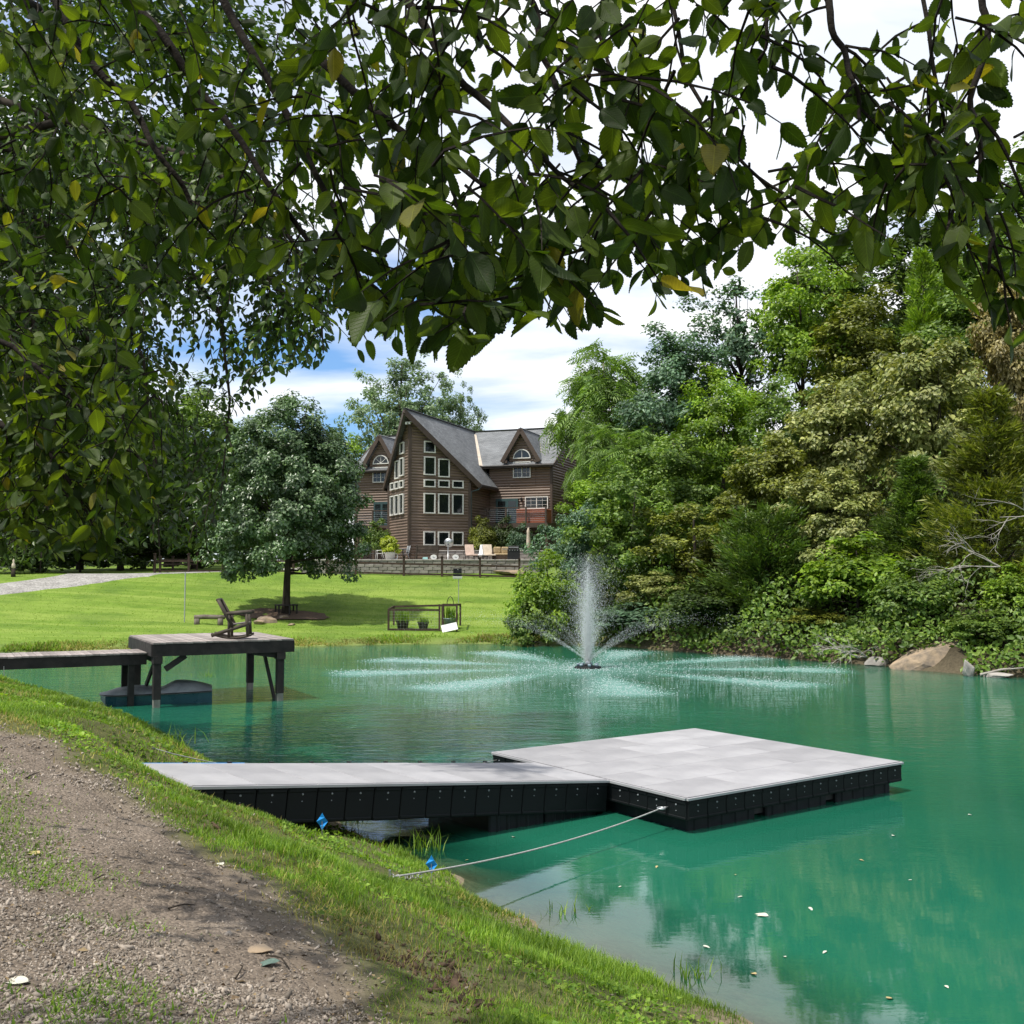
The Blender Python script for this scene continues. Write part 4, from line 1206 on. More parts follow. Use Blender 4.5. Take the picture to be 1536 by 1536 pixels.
# a spray of leaflets on a rib, for trees with compound leaves
def frond_tmpl(n=6):
    v, f = [], []
    for i in range(n):
        t = .15+.85*i/(n-1); y = t; z = -.28*t*t; L = .36*(1-.45*abs(t-.45))
        for s in (-1, 1):
            b = len(v)
            v += [(0, y, z), (s*L*.45, y+.02, z-.02), (s*L, y+.16, z-.10), (s*L*.5, y+.12, z-.01)]
            f += [(b, b+1, b+2), (b, b+2, b+3)]
    return np.array(v, float), np.array(f)
FROND = frond_tmpl()
def plume_crown(rx, rz, nbr, nleaf, leaf, seed, lift=.5, cone=1.0):
    """cedar-like crown: sprays along upswept boughs on a cone"""
    rg = np.random.default_rng(seed)
    h = rg.random(nbr)**1.15; az = rg.uniform(0, 2*pi, nbr)
    L = rx*(1-h*.88*cone)*rg.uniform(.65, 1.15, nbr)
    k = rg.integers(0, nbr, nleaf); t = rg.random(nleaf)**.55
    lat = rg.normal(size=(nleaf, 3))*(.09*rx)*(1-.55*t)[:, None]
    hz = h[k]*2*rz
    P = np.stack([np.cos(az[k])*L[k]*t, np.sin(az[k])*L[k]*t, hz+lift*L[k]*t*t-.15*L[k]*t], -1)+lat
    dirn = np.stack([np.cos(az[k]), np.sin(az[k]), .25+lift*t], -1)
    Y = unit(dirn+rg.normal(size=(nleaf, 3))*.55)
    Nn = unit(rg.normal(size=(nleaf, 3))+np.array([0, 0, 1.0]))
    tm = np.array([(0, 0, 0), (.10, .4, .02), (0, 1, 0), (-.10, .4, .02)], float)
    V, F = scatter(tm, DIA_F, P, frames(Y, Nn), leaf*rg.uniform(.6, 1.4, nleaf))
    cen = np.stack([np.cos(az)*L*.6, np.sin(az)*L*.6, h*2*rz], -1)
    return V, F, cen
def trunk_mesh(name, H, base, r0, cen, nl, seed, mat, lean=0.0):
    """trunk from z=-.4 up into the crown, limbs reaching to clump centres"""
    rg = np.random.default_rng(seed); m = MB()
    pts, rad = [], []
    for i in range(9):
        t = i/8; pts.append((lean*t*t*H+.03*H*sin(3*t+seed)*t, .025*H*sin(2.3*t+seed*2)*t, -.4+(H*.92+.4)*t)); rad.append(r0*(1-.86*t)+.012+(.35*r0 if i == 0 else 0))
    m.tube(pts, rad, 9)
    if len(cen):
        for j in rg.choice(len(cen), min(nl, len(cen)), replace=False):
            c = cen[j]; zf = np.clip(base+(c[2]-base)*rg.uniform(.25, .6), base*.75, H*.85)
            t = np.clip((zf+.4)/(H*.92+.4), 0, 1); k = min(int(t*8), 7)
            q = np.array(pts[k])+(np.array(pts[k+1])-np.array(pts[k]))*(t*8-k)
            mid = (q+c)/2+np.array([0, 0, -.08*np.linalg.norm(c-q)])+rg.normal(size=3)*.06*np.linalg.norm(c-q)
            rr = r0*(1-.8*t)*.5+.012
            m.tube([q, q*.55+mid*.45+np.array([0, 0, .02]), mid, c], [rr, rr*.75, rr*.5, rr*.16], 6)
    return m.mesh(name, mat, True)

PROTO = {}
def proto(key, kind, H, cb, rx, mat, bark='bark', nl=14, r0=.16, seed=1, **k):
    """a tree kind: total height H, crown foot cb"""
    rz = (H-cb)/2
    if kind == 'plume': V, F, cen = plume_crown(rx, rz, seed=seed, **k)
    else: V, F, cen = clump_crown(rx, rz, seed=seed, **k)
    V = V+np.array([0, 0, cb]); cen = cen+np.array([0, 0, cb])
    PROTO[key] = (np_mesh('crown', V, F, M[mat]), trunk_mesh('trunk', H, cb, r0, cen, nl, seed, M[bark]), H, rx)
proto('broad', 'clump', 11, 2.6, 3.6, 'leaf_mid', seed=11, nclump=95, nleaf=17000, leaf=.24, cr=.22)
proto('tall', 'clump', 13, 3.0, 3.0, 'leaf_mid', seed=12, nclump=100, nleaf=17000, leaf=.24, cr=.24, lobes=.35)
proto('loose', 'clump', 12, 3.0, 3.3, 'leaf_olive', seed=13, nclump=75, nleaf=11000, leaf=.25, cr=.20, hollow=2.0, lobes=.4)
proto('big_leaf', 'clump', 10, 1.6, 3.4, 'leaf_pale', seed=14, nclump=100, nleaf=17000, leaf=.27, cr=.22, droop=.7, up=.9)
proto('frond', 'clump', 10, 2.5, 3.2, 'leaf_frond', bark='bark_pale', seed=15, nclump=46, nleaf=1500, leaf=1.0, cr=.26, droop=.25, up=1.2, hollow=3.0, tmpl=FROND, bottom=-.6)
proto('cedar', 'plume', 9, .3, 2.7, 'leaf_cedar', seed=16, nbr=210, nleaf=19000, leaf=.30)
proto('juniper', 'plume', 6, .0, 2.4, 'leaf_cedar', seed=17, nbr=170, nleaf=16000, leaf=.26, lift=.9, cone=.7)
proto('airy', 'clump', 15, 4.0, 4.6, 'leaf_silver', bark='bark_pale', nl=46, r0=.3, seed=18, nclump=300, nleaf=24000, leaf=.24, cr=.115, hollow=2.0, lobes=.3)
proto('shrub', 'clump', 3.0, .0, 1.7, 'leaf_mid', seed=19, nl=6, r0=.05, nclump=60, nleaf=8000, leaf=.17, cr=.26, bottom=-.5)
proto('vine', 'clump', 8.5, .2, 3.0, 'leaf_mid', seed=20, nclump=110, nleaf=18000, leaf=.22, cr=.2, egg=-.05, up=.45, lobes=.4)
proto('bare', 'clump', 11, 3.4, 2.6, 'leaf_blue', seed=21, nl=40, r0=.15, nclump=90, nleaf=3800, leaf=.24, cr=.16, hollow=1.7)

def tree(key, px, D, ytop, wpx, mat, label, rot=None, name='tree', cat='tree', group=None, zbase=None, bark=None):
    """stand a tree of a kind so that it reaches ytop at distance D and is about wpx wide"""
    crown, trunk, H, rx = PROTO[key]
    x = A(px, 860, D)[0]; zb = gz1(x, D) if zbase is None else zbase
    ztop = A(px, ytop, D)[2]
    sz = (ztop-zb)/H; sx = wpx/FPX*D/(2*rx)*.92
    e = empty(name, (x, D, zb-.05), 0, label, cat, group)
    rz = RNG.uniform(0, 6.28) if rot is None else rot
    for nm, me in (('trunk', trunk), ('crown', crown)):
        o = link(nm, me, e, None, (0, 0, rz), (sx, sx, sz))
        if nm == 'crown' and mat:
            o.material_slots[0].link = 'OBJECT'; o.material_slots[0].material = M[mat]
        if nm == 'trunk' and bark:
            o.material_slots[0].link = 'OBJECT'; o.material_slots[0].material = M[bark]
    return e

# --- wooded bank on the right, front to back
WG = 'trees on the wooded bank'
T = [
 ('shrub', 822, 47.0, 842, 125, 'leaf_bright', 'bright green shrub at the lawn corner left of the fountain'),
 ('shrub', 800, 45.6, 905, 95, 'leaf_mid', 'small leafy shrub overhanging the water at the end of the lawn'),
 ('vine', 868, 50.0, 752, 120, 'leaf_blue', 'vine-covered tree just right of the patio, behind the bright shrub'),
 ('vine', 950, 48.5, 715, 190, 'leaf_mid', 'vine-draped tree directly behind the fountain plume'),
 ('broad', 908, 57.0, 700, 135, 'leaf_bright', 'light green tree between the house and the vine-draped tree'),
 ('frond', 908, 66.0, 524, 150, 'leaf_frond', 'tall feathery tree rising right of the house roof'),
 ('frond', 890, 62.0, 630, 80, 'leaf_frond', 'shorter feathery tree overlapping the right end of the house'),
 ('frond', 950, 58.0, 640, 130, 'leaf_frond', 'feathery tree with drooping fronds behind the vines'),
 ('tall', 1015, 60.0, 478, 175, 'leaf_blue', 'tall grey-green tree at the left edge of the wood'),
 ('broad', 1010, 52.0, 640, 190, 'leaf_mid', 'dense mid-green tree above the fountain on the right'),
 ('bare', 1118, 66.0, 400, 170, 'leaf_blue', 'thin tree with dark bare limbs showing on the skyline'),
 ('broad', 1085, 57.0, 545, 170, 'leaf_bright', 'fresh green tree in front of the thin-leaved skyline tree'),
 ('vine', 1045, 46.5, 752, 190, 'leaf_olive', 'olive-brown leafy tree right of the fountain'),
 ('big_leaf', 985, 45.6, 855, 120, 'leaf_pale', 'cream-tinged bush hanging over the shaded hollow right of the fountain'),
 ('loose', 1205, 64.0, 372, 200, 'leaf_bright', 'light green loose-crowned tree in the middle of the skyline'),
 ('tall', 1300, 60.0, 425, 180, 'leaf_olive', 'grey-olive tree below the middle of the skyline'),
 ('cedar', 1395, 62.0, 385, 150, 'leaf_bright', 'bright pointed evergreen on the skyline at right'),
 ('loose', 1180, 52.0, 560, 170, 'leaf_mid', 'mid-green tree left of the pale leafy trees'),
 ('big_leaf', 1160, 47.0, 655, 180, 'leaf_olive', 'dull green broad-leaved tree above the dark juniper'),
 ('big_leaf', 1262, 48.0, 560, 210, 'leaf_pale', 'pale yellow-green broad-leaved tree, left one of the pale pair'),
 ('big_leaf', 1405, 45.0, 505, 230, 'leaf_pale', 'large cream-green broad-leaved tree, right one of the pale pair'),
 ('big_leaf', 1525, 52.0, 425, 150, 'leaf_gold', 'golden-tan tree at the upper right edge'),
 ('big_leaf', 1250, 42.5, 700, 190, 'leaf_pale', 'pale bush-like tree above the light green shoreline shrub'),
 ('juniper', 1150, 42.6, 765, 225, 'leaf_cedar', 'dark spreading juniper at the waterline'),
 ('shrub', 1285, 39.4, 815, 185, 'leaf_bright', 'light green leafy shrub above the bleached driftwood'),
 ('cedar', 1375, 40.5, 690, 190, 'leaf_cedar', 'dark cedar left of the dead grey branches'),
 ('cedar', 1490, 37.5, 590, 270, 'leaf_olive', 'big olive cedar at the right edge above the boulder'),
 ('shrub', 1375, 36.4, 850, 150, 'leaf_mid', 'mid-green bush directly behind the boulder'),
 ('shrub', 1478, 33.6, 920, 110, 'leaf_mid', 'small bush growing right of the boulder'),
 ('shrub', 1530, 34.5, 850, 120, 'leaf_bright', 'bright leafy sapling at the right edge above the shore'),
 ('shrub', 960, 45.2, 905, 150, 'leaf_blue', 'low bluish shrub at the waterline right of the fountain'),
 ('shrub', 1060, 42.8, 880, 160, 'leaf_dark', 'dark low shrub at the waterline left of the juniper'),
 ('shrub', 1215, 39.4, 915, 110, 'leaf_olive', 'olive shrub at the waterline right of the juniper'),
 ('tall', 1470, 60.0, 370, 200, 'leaf_mid', 'mid-green tree between the bright evergreen and the golden tree'),
 ('tall', 1265, 76.0, 335, 220, 'leaf_mid', 'distant tree just breaking the skyline behind the leaves'),
 ('tall', 1430, 78.0, 290, 240, 'leaf_dark', 'distant dark tree behind the bright evergreen'),
 ('broad', 970, 70.0, 585, 130, 'leaf_mid', 'rounded green tree filling the gap beside the tall feathery tree'),
 ('tall', 1540, 70.0, 240, 240, 'leaf_mid', 'tall tree cut off by the upper right edge'),
]
for t in T: tree(t[0], t[1], t[2], t[3], t[4], t[5], t[6], group=WG)
# --- behind and beside the house
T = [
 ('airy', 606, 108, 522, 205, 'leaf_silver', 'airy silver-green tree rising behind the house roof'),
 ('airy', 690, 112, 576, 105, 'leaf_silver', 'smaller pale tree behind the house ridge'),
 ('broad', 515, 100, 652, 95, 'leaf_bright', 'light green tree just left of the house'),
 ('broad', 850, 96, 615, 90, 'leaf_mid', 'small rounded tree behind the right end of the roof'),
 ('shrub', 0, 0, 0, 0, None, None)]
for t in T[:-1]: tree(*t, group='trees behind the house')
tree('shrub', 722, 71.0, 782, 52, 'leaf_olive', 'rounded yellow-green shrub against the prow wall', name='shrub', cat='shrub', group='shrubs by the house', zbase=PZ)
tree('shrub', 757, 72.2, 782, 42, 'leaf_dark', 'dark glossy shrub below the right deck', name='shrub', cat='shrub', group='shrubs by the house', zbase=PZ)
tree('shrub', 783, 70.5, 790, 42, 'leaf_blue', 'bluish shrub beside the closed patio umbrella', name='shrub', cat='shrub', group='shrubs by the house', zbase=PZ)
tree('shrub', 566, 70.5, 786, 56, 'leaf_mid', 'green shrub at the left corner of the house', name='shrub', cat='shrub', group='shrubs by the house', zbase=PZ)
# --- dark wood on the left beyond the drive
LW = 'trees in the dark wood on the left'
T = [
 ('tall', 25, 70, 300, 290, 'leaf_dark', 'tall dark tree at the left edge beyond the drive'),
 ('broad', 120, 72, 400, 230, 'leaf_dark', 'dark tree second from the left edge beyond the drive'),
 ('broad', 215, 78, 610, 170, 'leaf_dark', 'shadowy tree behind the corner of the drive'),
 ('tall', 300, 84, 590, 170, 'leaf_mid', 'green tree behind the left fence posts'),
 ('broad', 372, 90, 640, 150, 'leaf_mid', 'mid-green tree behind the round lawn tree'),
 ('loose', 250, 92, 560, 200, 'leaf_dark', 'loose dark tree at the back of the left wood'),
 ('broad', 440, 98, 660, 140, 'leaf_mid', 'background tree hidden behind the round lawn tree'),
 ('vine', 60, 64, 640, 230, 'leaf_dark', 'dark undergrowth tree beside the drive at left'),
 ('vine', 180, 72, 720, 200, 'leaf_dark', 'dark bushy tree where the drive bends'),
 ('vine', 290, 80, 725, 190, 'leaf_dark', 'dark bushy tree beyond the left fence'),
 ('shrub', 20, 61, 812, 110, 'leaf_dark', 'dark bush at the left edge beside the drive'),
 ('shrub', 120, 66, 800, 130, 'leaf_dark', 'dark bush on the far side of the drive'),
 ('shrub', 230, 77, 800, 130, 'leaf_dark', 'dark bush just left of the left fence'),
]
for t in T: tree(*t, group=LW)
# --- round ornamental tree on the lawn
rg = np.random.default_rng(5)
tp = A(430, 860, 52.6)
tz = gz1(tp[0], 52.6)
V, F, cen = clump_crown(3.85, 4.95, 420, 72000, .185, 31, cr=.125, egg=.34, hollow=3.0, lobes=.06, up=.65, flat=.8, bottom=-.86)
V[:, 2] += 1.05; cen[:, 2] += 1.05
pear = empty('ornamental_tree', (tp[0], 52.6, tz-.03), 0, 'round dark green ornamental tree standing alone on the lawn', 'tree')
link('crown', np_mesh('crown', V, F, M['leaf_pear']), pear)
link('trunk', trunk_mesh('trunk', 8.2, 1.9, .20, cen, 26, 31, M['bark']), pear)
# bushes filling the ground between the trunks on the bank
def undergrowth(name, n, fx, fy, cond, mat, leaf, hgt, seed, label):
    rg = np.random.default_rng(seed)
    X = rg.uniform(*fx, n*6); Y = rg.uniform(*fy, n*6)
    ok = cond(X, Y); X, Y = X[ok][:n], Y[ok][:n]
    Zg = np.maximum(gzi(X, Y), .03)
    bumpy = .55+.45*vnoise(X, Y, .63, 3, .8)
    clear = (np.hypot((X-12.75)/1.25, (Y-33.2)/.95) > 1); X, Y, Zg = X[clear], Y[clear], Zg[clear]; bumpy = bumpy[clear]
    P = np.stack([X, Y, Zg+np.maximum(.05, hgt*bumpy*rg.random(len(X))**.6)], -1)
    Nn = unit(rg.normal(size=(len(X), 3))*.6+np.array([-.2, -.5, .8])); Yv = unit(np.cross(Nn, rg.normal(size=(len(X), 3))))
    V, F = scatter(DIA_V, DIA_F, P, frames(Yv, Nn), leaf*rg.uniform(.6, 1.4, len(X)))
    tag(link(name, np_mesh(name, V, F, M[mat])), label, 'undergrowth', kind='stuff')
def on_bank(X, Y):
    d = field(dsh, X, Y); return (d > -.35) & (d < 26) & (RNG.random(len(X)) < np.where(d < 2.2, 1.0, .45)) & (X > 2.2+.03*(Y-46)) & (X < 34) & (Y > 29)
undergrowth('undergrowth', 90000, (2, 34), (29, 72), on_bank, 'leaf_mid', .18, 1.9, 41, 'dense leafy undergrowth covering the wooded bank')
def by_wood(X, Y):
    return (X < -.285*Y-9.5) & (Y > 60) | ((X < -28-.2*(Y-60)) & (Y > 62))
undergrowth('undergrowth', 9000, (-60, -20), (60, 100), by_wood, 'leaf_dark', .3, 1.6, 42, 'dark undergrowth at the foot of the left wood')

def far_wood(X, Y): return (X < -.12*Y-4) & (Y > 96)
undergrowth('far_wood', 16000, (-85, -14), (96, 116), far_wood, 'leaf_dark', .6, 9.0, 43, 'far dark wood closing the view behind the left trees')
# ------------------------------------------------------------------ fences
def fence(name, pts, label, hts=None, rails=(.38, .92), base=None):
    """pts: list of (px, D) feet; one thing with posts and rails"""
    P = []
    for px, D in pts:
        x = A(px, 860, D)[0]; P.append(Vector((x, D, gz1(x, D))))
    e = empty(name, P[0], 0, label, 'fence')
    for i, p in enumerate(P):
        h = hts[i] if hts else 1.15
        q = MB(); q.box((0, 0, h/2-.15), (.13, .13, h+.3)); po = q.build('post', M['fence'], e, loc=p-P[0], bevel=.008)
        q = MB(); q.box((0, 0, h+.02), (.18, .18, .04)); q.box((0, 0, h+.055), (.12, .12, .03)); q.build('post_cap', M['fence'], po)
    for a, b in zip(P[:-1], P[1:]):
        for z in rails:
            q = MB(); q.bar(a-P[0]+Vector((0, 0, z)), b-P[0]+Vector((0, 0, z)), .045, .11); q.build('rail', M['fence'], e)
    return e
fence('rail_fence', [(490, 65), (534, 64.4), (605.7, 64), (663, 64), (720, 64), (779, 64)], 'brown two-rail fence across the top of the lawn below the patio', rails=(.12, .72))
fence('rail_fence', [(232, 66.5), (283, 67), (334, 67.5), (390, 67), (440, 66.4)], 'brown fence beside the drive on the left, near line of posts', hts=[1.15]*5, rails=(.10, .72))
fence('rail_fence', [(240, 68.5), (259, 71.5), (295, 75)], 'short fence line running back beside the drive', hts=[1.0, 1.0, 1.3], rails=(.5, .8))

# ------------------------------------------------------------------ things on the lawn
def lawn_pt(px, D): x = A(px, 860, D)[0]; return Vector((x, D, gz1(x, D)))
p = lawn_pt(278, 49.5)
m = MB(); m.tube([(0, 0, -.3), (0, 0, 2.3)], .028, 8); tag(m.build('metal_pole', M['steel'], loc=p), 'thin bare metal pole standing on the left lawn', 'pole')
p = lawn_pt(688, 57)
e = empty('solar_lamp', p, 0, 'black solar panel on a thin pole in front of the patio fence', 'solar panel')
zt = A(686, 866, 57)[2]-p.z
m = MB(); m.tube([(0, 0, -.3), (0, 0, zt)], .022, 6); m.build('pole', M['steel'], e)
m = MB(); m.box((-.06, -.03, zt+.34), (.45, .04, .27)); pn = m.build('panel', M['panel'], e)
m = MB(); m.box((-.06, -.03, zt+.12), (.45, .04, .13)); m.build('panel', M['panel'], e)
m = MB(); m.box((-.06, -.03, zt+.02), (.50, .12, .05)); m.box((-.06, -.035, zt-.03), (.46, .05, .1)); m.build('bracket', M['white'], e)
m = MB(); m.box((-.04, -.055, zt+.42), (.025, .012, .045)); m.build('indicator_lamp', M['white'], pn)

# wire-fenced container garden
enc = empty('garden_enclosure', lawn_pt(635, 49.0), 0, 'brown post-and-wire garden enclosure on the lawn near the water', 'enclosure')
W_, DEP, HH = 3.15, 1.7, 1.18
xl = A(583, 900, 49.0)[0]-enc.location.x
posts = [(xl, 0, 1.0), (xl+2.33, 0, 1.22), (xl+2.46, 0, 1.22), (xl+3.12, 0, 1.25), (xl+.05, DEP, 1.1), (xl+2.4, DEP, 1.2), (xl+3.2, DEP, 1.2)]
for x, y, h in posts:
    m = MB(); m.box((x, y, h/2-.15), (.085, .085, h+.3)); m.build('post', M['fence'], enc)
for a, b in (((xl, 0, .97), (xl+2.33, 0, .95)), ((xl, 0, .06), (xl+2.33, 0, .06)), ((xl+.05, DEP, 1.06), (xl+2.4, DEP, 1.12)), ((xl+2.4, DEP, 1.15), (xl+3.2, DEP, 1.15)), ((xl, 0, .98), (xl+.05, DEP, 1.06)), ((xl+3.12, 0, 1.2), (xl+3.2, DEP, 1.15)), ((xl+2.46, 0, 1.17), (xl+3.12, 0, 1.17)), ((xl+.05, DEP, .06), (xl+3.2, DEP, .06))):
    m = MB(); m.bar(a, b, .05, .09); m.build('rail', M['fence'], enc)
m = MB()
for k in range(17): m.tube([(xl+.14*k, -.03, .08), (xl+.14*k, -.03, .93)], .0035, 3)
for k in range(7): m.tube([(xl, -.03, .12+.125*k), (xl+2.33, -.03, .12+.125*k)], .0035, 3)
tag(m.build('wire_mesh', M['steel'], enc), kind='stuff')
m = MB(); m.tube([(xl+2.75+.16*cos(a), DEP-.4, 1.12+.42*sin(a)) for a in np.linspace(0, pi, 9)], .016, 5); m.build('hoop', M['black'], enc)
m = MB(); m.box((xl+1.2, DEP*.55, .03), (2.2, .9, .06)); m.build('floor_board', M['pier_top'], enc)
def tuft(name, loc, n, h, spread, mat, label, cat, parent=None, seed=3, w=.02, lean=.5):
    rg = np.random.default_rng(seed)
    tv = np.array([(-1, 0, 0), (1, 0, 0), (.8, .5, .10), (-.8, .5, .10), (.0, 1, -.04)], float)
    q = np.array([(0, 1, 2, 3)]); tr = np.array([(3, 2, 4)])
    az = rg.uniform(0, 2*pi, n); ln = rg.random(n)*lean
    Y = np.stack([np.cos(az)*ln, np.sin(az)*ln, np.ones(n)], -1)
    Nn = np.stack([-np.cos(az), -np.sin(az), np.full(n, .2)], -1)
    P = np.stack([rg.normal(size=n)*spread, rg.normal(size=n)*spread, np.zeros(n)], -1)
    L = h*rg.uniform(.5, 1.1, n)
    F3 = np.array([(0, 1, 2), (0, 2, 3), (3, 2, 4)])
    V, F = scatter(tv, F3, P, frames(Y, Nn), np.stack([np.full(n, w), L, L], -1))
    o = link(name, np_mesh(name, V, F, M[mat]), parent, loc)
    if parent is None: tag(o, label, cat)
    return o
def pot(px_off, y, r0, r1, h, mat, label, plant, ph, seed, name='plant_pot'):
    e = empty(name, (enc.location.x+px_off, enc.location.y+y, enc.location.z+.065), 0, label, 'pot', 'pots in the garden enclosure')
    m = MB(); m.lathe([(0, 0), (r0, 0), (r1, h), (r1+.02, h+.01), (r1+.02, h+.03), (r1-.02, h+.03), (r1-.03, h-.05), (0, h-.05)], n=16); m.build('vessel', M[mat], e, True)
    tuft('plant', (0, 0, h-.05), 160, ph, r1*.45, plant, None, None, e, seed, .016, .7)
    return e
pot(xl+.60, .45, .23, .30, .36, 'terracotta', 'wide dark pot of tall grass, left in the garden enclosure', 'grass', .62, 1)
pot(xl+1.55, .45, .18, .26, .30, 'terracotta', 'smaller dark pot in the middle of the garden enclosure', 'grass', .35, 2)
pot(xl+2.78, .55, .25, .29, .46, 'zinc', 'grey metal bucket of plants behind the enclosure gate', 'grass', .75, 3, 'metal_bucket')
m = MB(); m.box((0, 0, 0), (.72, .03, .36), M=Matrix.Rotation(radians(-28), 3, 'X') @ Matrix.Rotation(radians(-14), 3, 'Y'))
tag(m.build('white_board', M['white'], loc=(enc.location.x+xl+2.80, enc.location.y-.22, enc.location.z+.17)), 'white board leaning at the foot of the garden enclosure', 'board')

# bench round the lawn tree, mulch, rocks, log bench
tb = pear.location
mul = MB(); N_ = 26
ring = [(2.3*cos(2*pi*k/N_)*(1+.1*sin(5*k)), 1.25*sin(2*pi*k/N_)*(1+.1*sin(3*k))) for k in range(N_)]
mul.poly([(tb.x+x, tb.y-.5+y, gz1(tb.x+x, tb.y-.5+y)+.05) for x, y in ring])
tag(mul.build('mulch_bed', plain('mulch', (.17, .12, .085), (.085, .06, .045), 12, .95, .8, 50, .05)), kind='structure')
bn = empty('tree_bench', (tb.x, tb.y, tb.z+.06), 0, 'dark bench built round the trunk of the lawn tree', 'bench')
for k in range(6):
    a0, a1 = 2*pi*k/6, 2*pi*(k+1)/6
    m = MB(); pts = [(r*cos(a), r*sin(a)) for r, a in ((.30, a0+.02), (.58, a0+.01), (.58, a1-.01), (.30, a1-.02))]
    m.poly([(*q, .42) for q in pts]); m.poly([(*q, .36) for q in reversed(pts)])
    for i in range(4): j = (i+1) % 4; m.quad((*pts[i], .36), (*pts[j], .36), (*pts[j], .42), (*pts[i], .42))
    m.build('seat_segment', M['pier'], bn)
    m = MB(); m.box((.52*cos(a0), .52*sin(a0), .14), (.07, .07, .44)); m.build('leg', M['pier'], bn)
def rock(name, loc, s, label, mat='stone', seed=1, cat='rock', group=None, rot=0, tilt=0):
    bm = bmesh.new(); bmesh.ops.create_icosphere(bm, subdivisions=3, radius=1)
    rg = np.random.default_rng(seed); pl = [(Vector(rg.normal(size=3)).normalized(), rg.uniform(.42, .8)) for _ in range(13)]
    for v in bm.verts:
        c = v.co
        for n, d in pl:
            t = c.dot(n)
            if t > d: c -= n*(t-d)*.92
        nz = vnoise(np.array([c.x*2+seed]), np.array([c.y*2+c.z*3]), .2, 3, 1.5)[0]
        v.co = Vector((c.x*s[0], c.y*s[1], c.z*s[2]))*(1+.07*float(nz))
    me = bpy.data.meshes.new(name); bm.to_mesh(me); bm.free(); me.materials.append(M[mat])
    for p in me.polygons: p.use_smooth = False
    o = link(name, me, None, loc, (tilt, tilt*.5, rot)); return tag(o, label, cat, group)
for px, py, s, lab, sd in ((402, 934, (.55, .3, .28), 'largest tan rock in the bed under the lawn tree', 3), (424, 928, (.32, .25, .2), 'small rock between the tree bench and the largest tan rock', 4),
                          (388, 936, (.4, .3, .16), 'flat rock at the left end of the bed under the lawn tree', 5), (437, 938, (.2, .15, .1), 'little stone at the front of the bed under the lawn tree', 6)):
    p = hit(px, py, 40); rock('rock', (p[0], p[1], p[2]+s[2]*.3), s, lab, 'stone', sd)
p = hit(312, 937, 40)
e = empty('log_bench', p, radians(4), 'low rough log bench on the lawn behind the rocking chair', 'bench')
m = MB(); m.tube([(-.62, 0, .33), (-.2, .02, .35), (.3, 0, .34), (.75, .01, .33)], [.1, .11, .105, .09], 8); m.build('log', M['bark_pale'], e, True)
for x in (-.5, .55):
    m = MB(); m.tube([(x, 0, -.1), (x, 0, .28)], .13, 8); m.build('stump', M['bark_pale'], e, True)

# ------------------------------------------------------------------ patio things
def pat(px, D=67.6): return Vector((A(px, 840, D)[0], D, PZ+.003))
def chair_(px, D, rot, mat, label, sl=None):
    e = empty('patio_chair', pat(px, D), rot, label, 'chair', 'patio chairs')
    for sx in (-.22, .22):
        m = MB(); m.tube([(sx, -.24, 0), (sx, -.2, .42), (sx, .18, .42), (sx, .30, .95)], .018, 6); m.build('side_frame', M[mat], e, True)
        m = MB(); m.tube([(sx, .26, 0), (sx, .1, .42)], .016, 6); m.build('leg', M[mat], e, True)
        m = MB(); m.tube([(sx, -.22, .42), (sx, -.2, .62), (sx, .22, .64)], .016, 6); m.build('arm', M[mat], e, True)
    m = MB(); m.box((0, 0, .43), (.42, .42, .02)); m.build('seat', M[sl or mat], e)
    m = MB(); m.bar((0, .2, .48), (0, .30, .94), .42, .02, (0, 1, 0)); m.build('backrest', M[sl or mat], e)
    return e
chair_(555, 67.4, radians(60), 'gutter', 'dark patio chair at the left end of the patio', 'boat_top')
chair_(570, 67.3, radians(-70), 'white', 'white patio chair left of the yellow-green potted plant')
chair_(607, 68.2, radians(-60), 'steel', 'grey patio chair beside the prow corner of the house', 'boat_top')
chair_(618, 68.8, radians(80), 'wicker', 'brown patio chair against the prow wall', 'chair_log')
e = empty('patio_table', pat(599, 68.0), 0, 'small grey patio table behind the yellow-green potted plant', 'table')
m = MB(); m.lathe([(0, .70), (.5, .70), (.52, .72), (.5, .74), (0, .74)], n=20); m.build('table_top', M['boat_top'], e)
for k in range(4):
    a = pi/4+pi/2*k; m = MB(); m.tube([(.42*cos(a), .42*sin(a), 0), (.3*cos(a), .3*sin(a), .71)], .02, 6); m.build('leg', M['black'], e)
e = empty('potted_plant', pat(585, 66.9), 0, 'yellow-green fern in a white pot on the patio edge', 'plant')
m = MB(); m.lathe([(0, 0), (.26, 0), (.36, .45), (.39, .47), (.39, .5), (.33, .5), (.31, .42), (0, .42)], n=18); m.build('pot', M['white'], e, True)
m = MB(); m.tube([(.35+.12*sin(a), 0, .25-.2*cos(a)) for a in np.linspace(0, pi, 8)], .045, 6); m.build('pot_handle', M['white'], e, True)
V, F, _ = clump_crown(.52, .58, 40, 2600, .16, 51, cr=.3, droop=.9, up=.6)
link('foliage', np_mesh('foliage', V, F, M['leaf_lime']), e, (0, 0, .45))
e = empty('garden_bench', pat(640, 68.4), radians(-4), 'reddish brown wooden bench against the prow wall', 'bench')
for k in range(4): m = MB(); m.box((0, .06*k-.2+.1, .42), (1.5, .09, .03)); m.build('seat_slat', M['chair_log'], e)
for k in range(5): m = MB(); m.box((0, .28, .55+.1*k), (1.5, .03, .08)); m.build('back_slat', M['chair_log'], e)
for x in (-.68, .68):
    for y in (-.12, .26): m = MB(); m.box((x, y, .22 if y < 0 else .5), (.07, .07, .44 if y < 0 else 1.0)); m.build('leg', M['chair_log'], e)
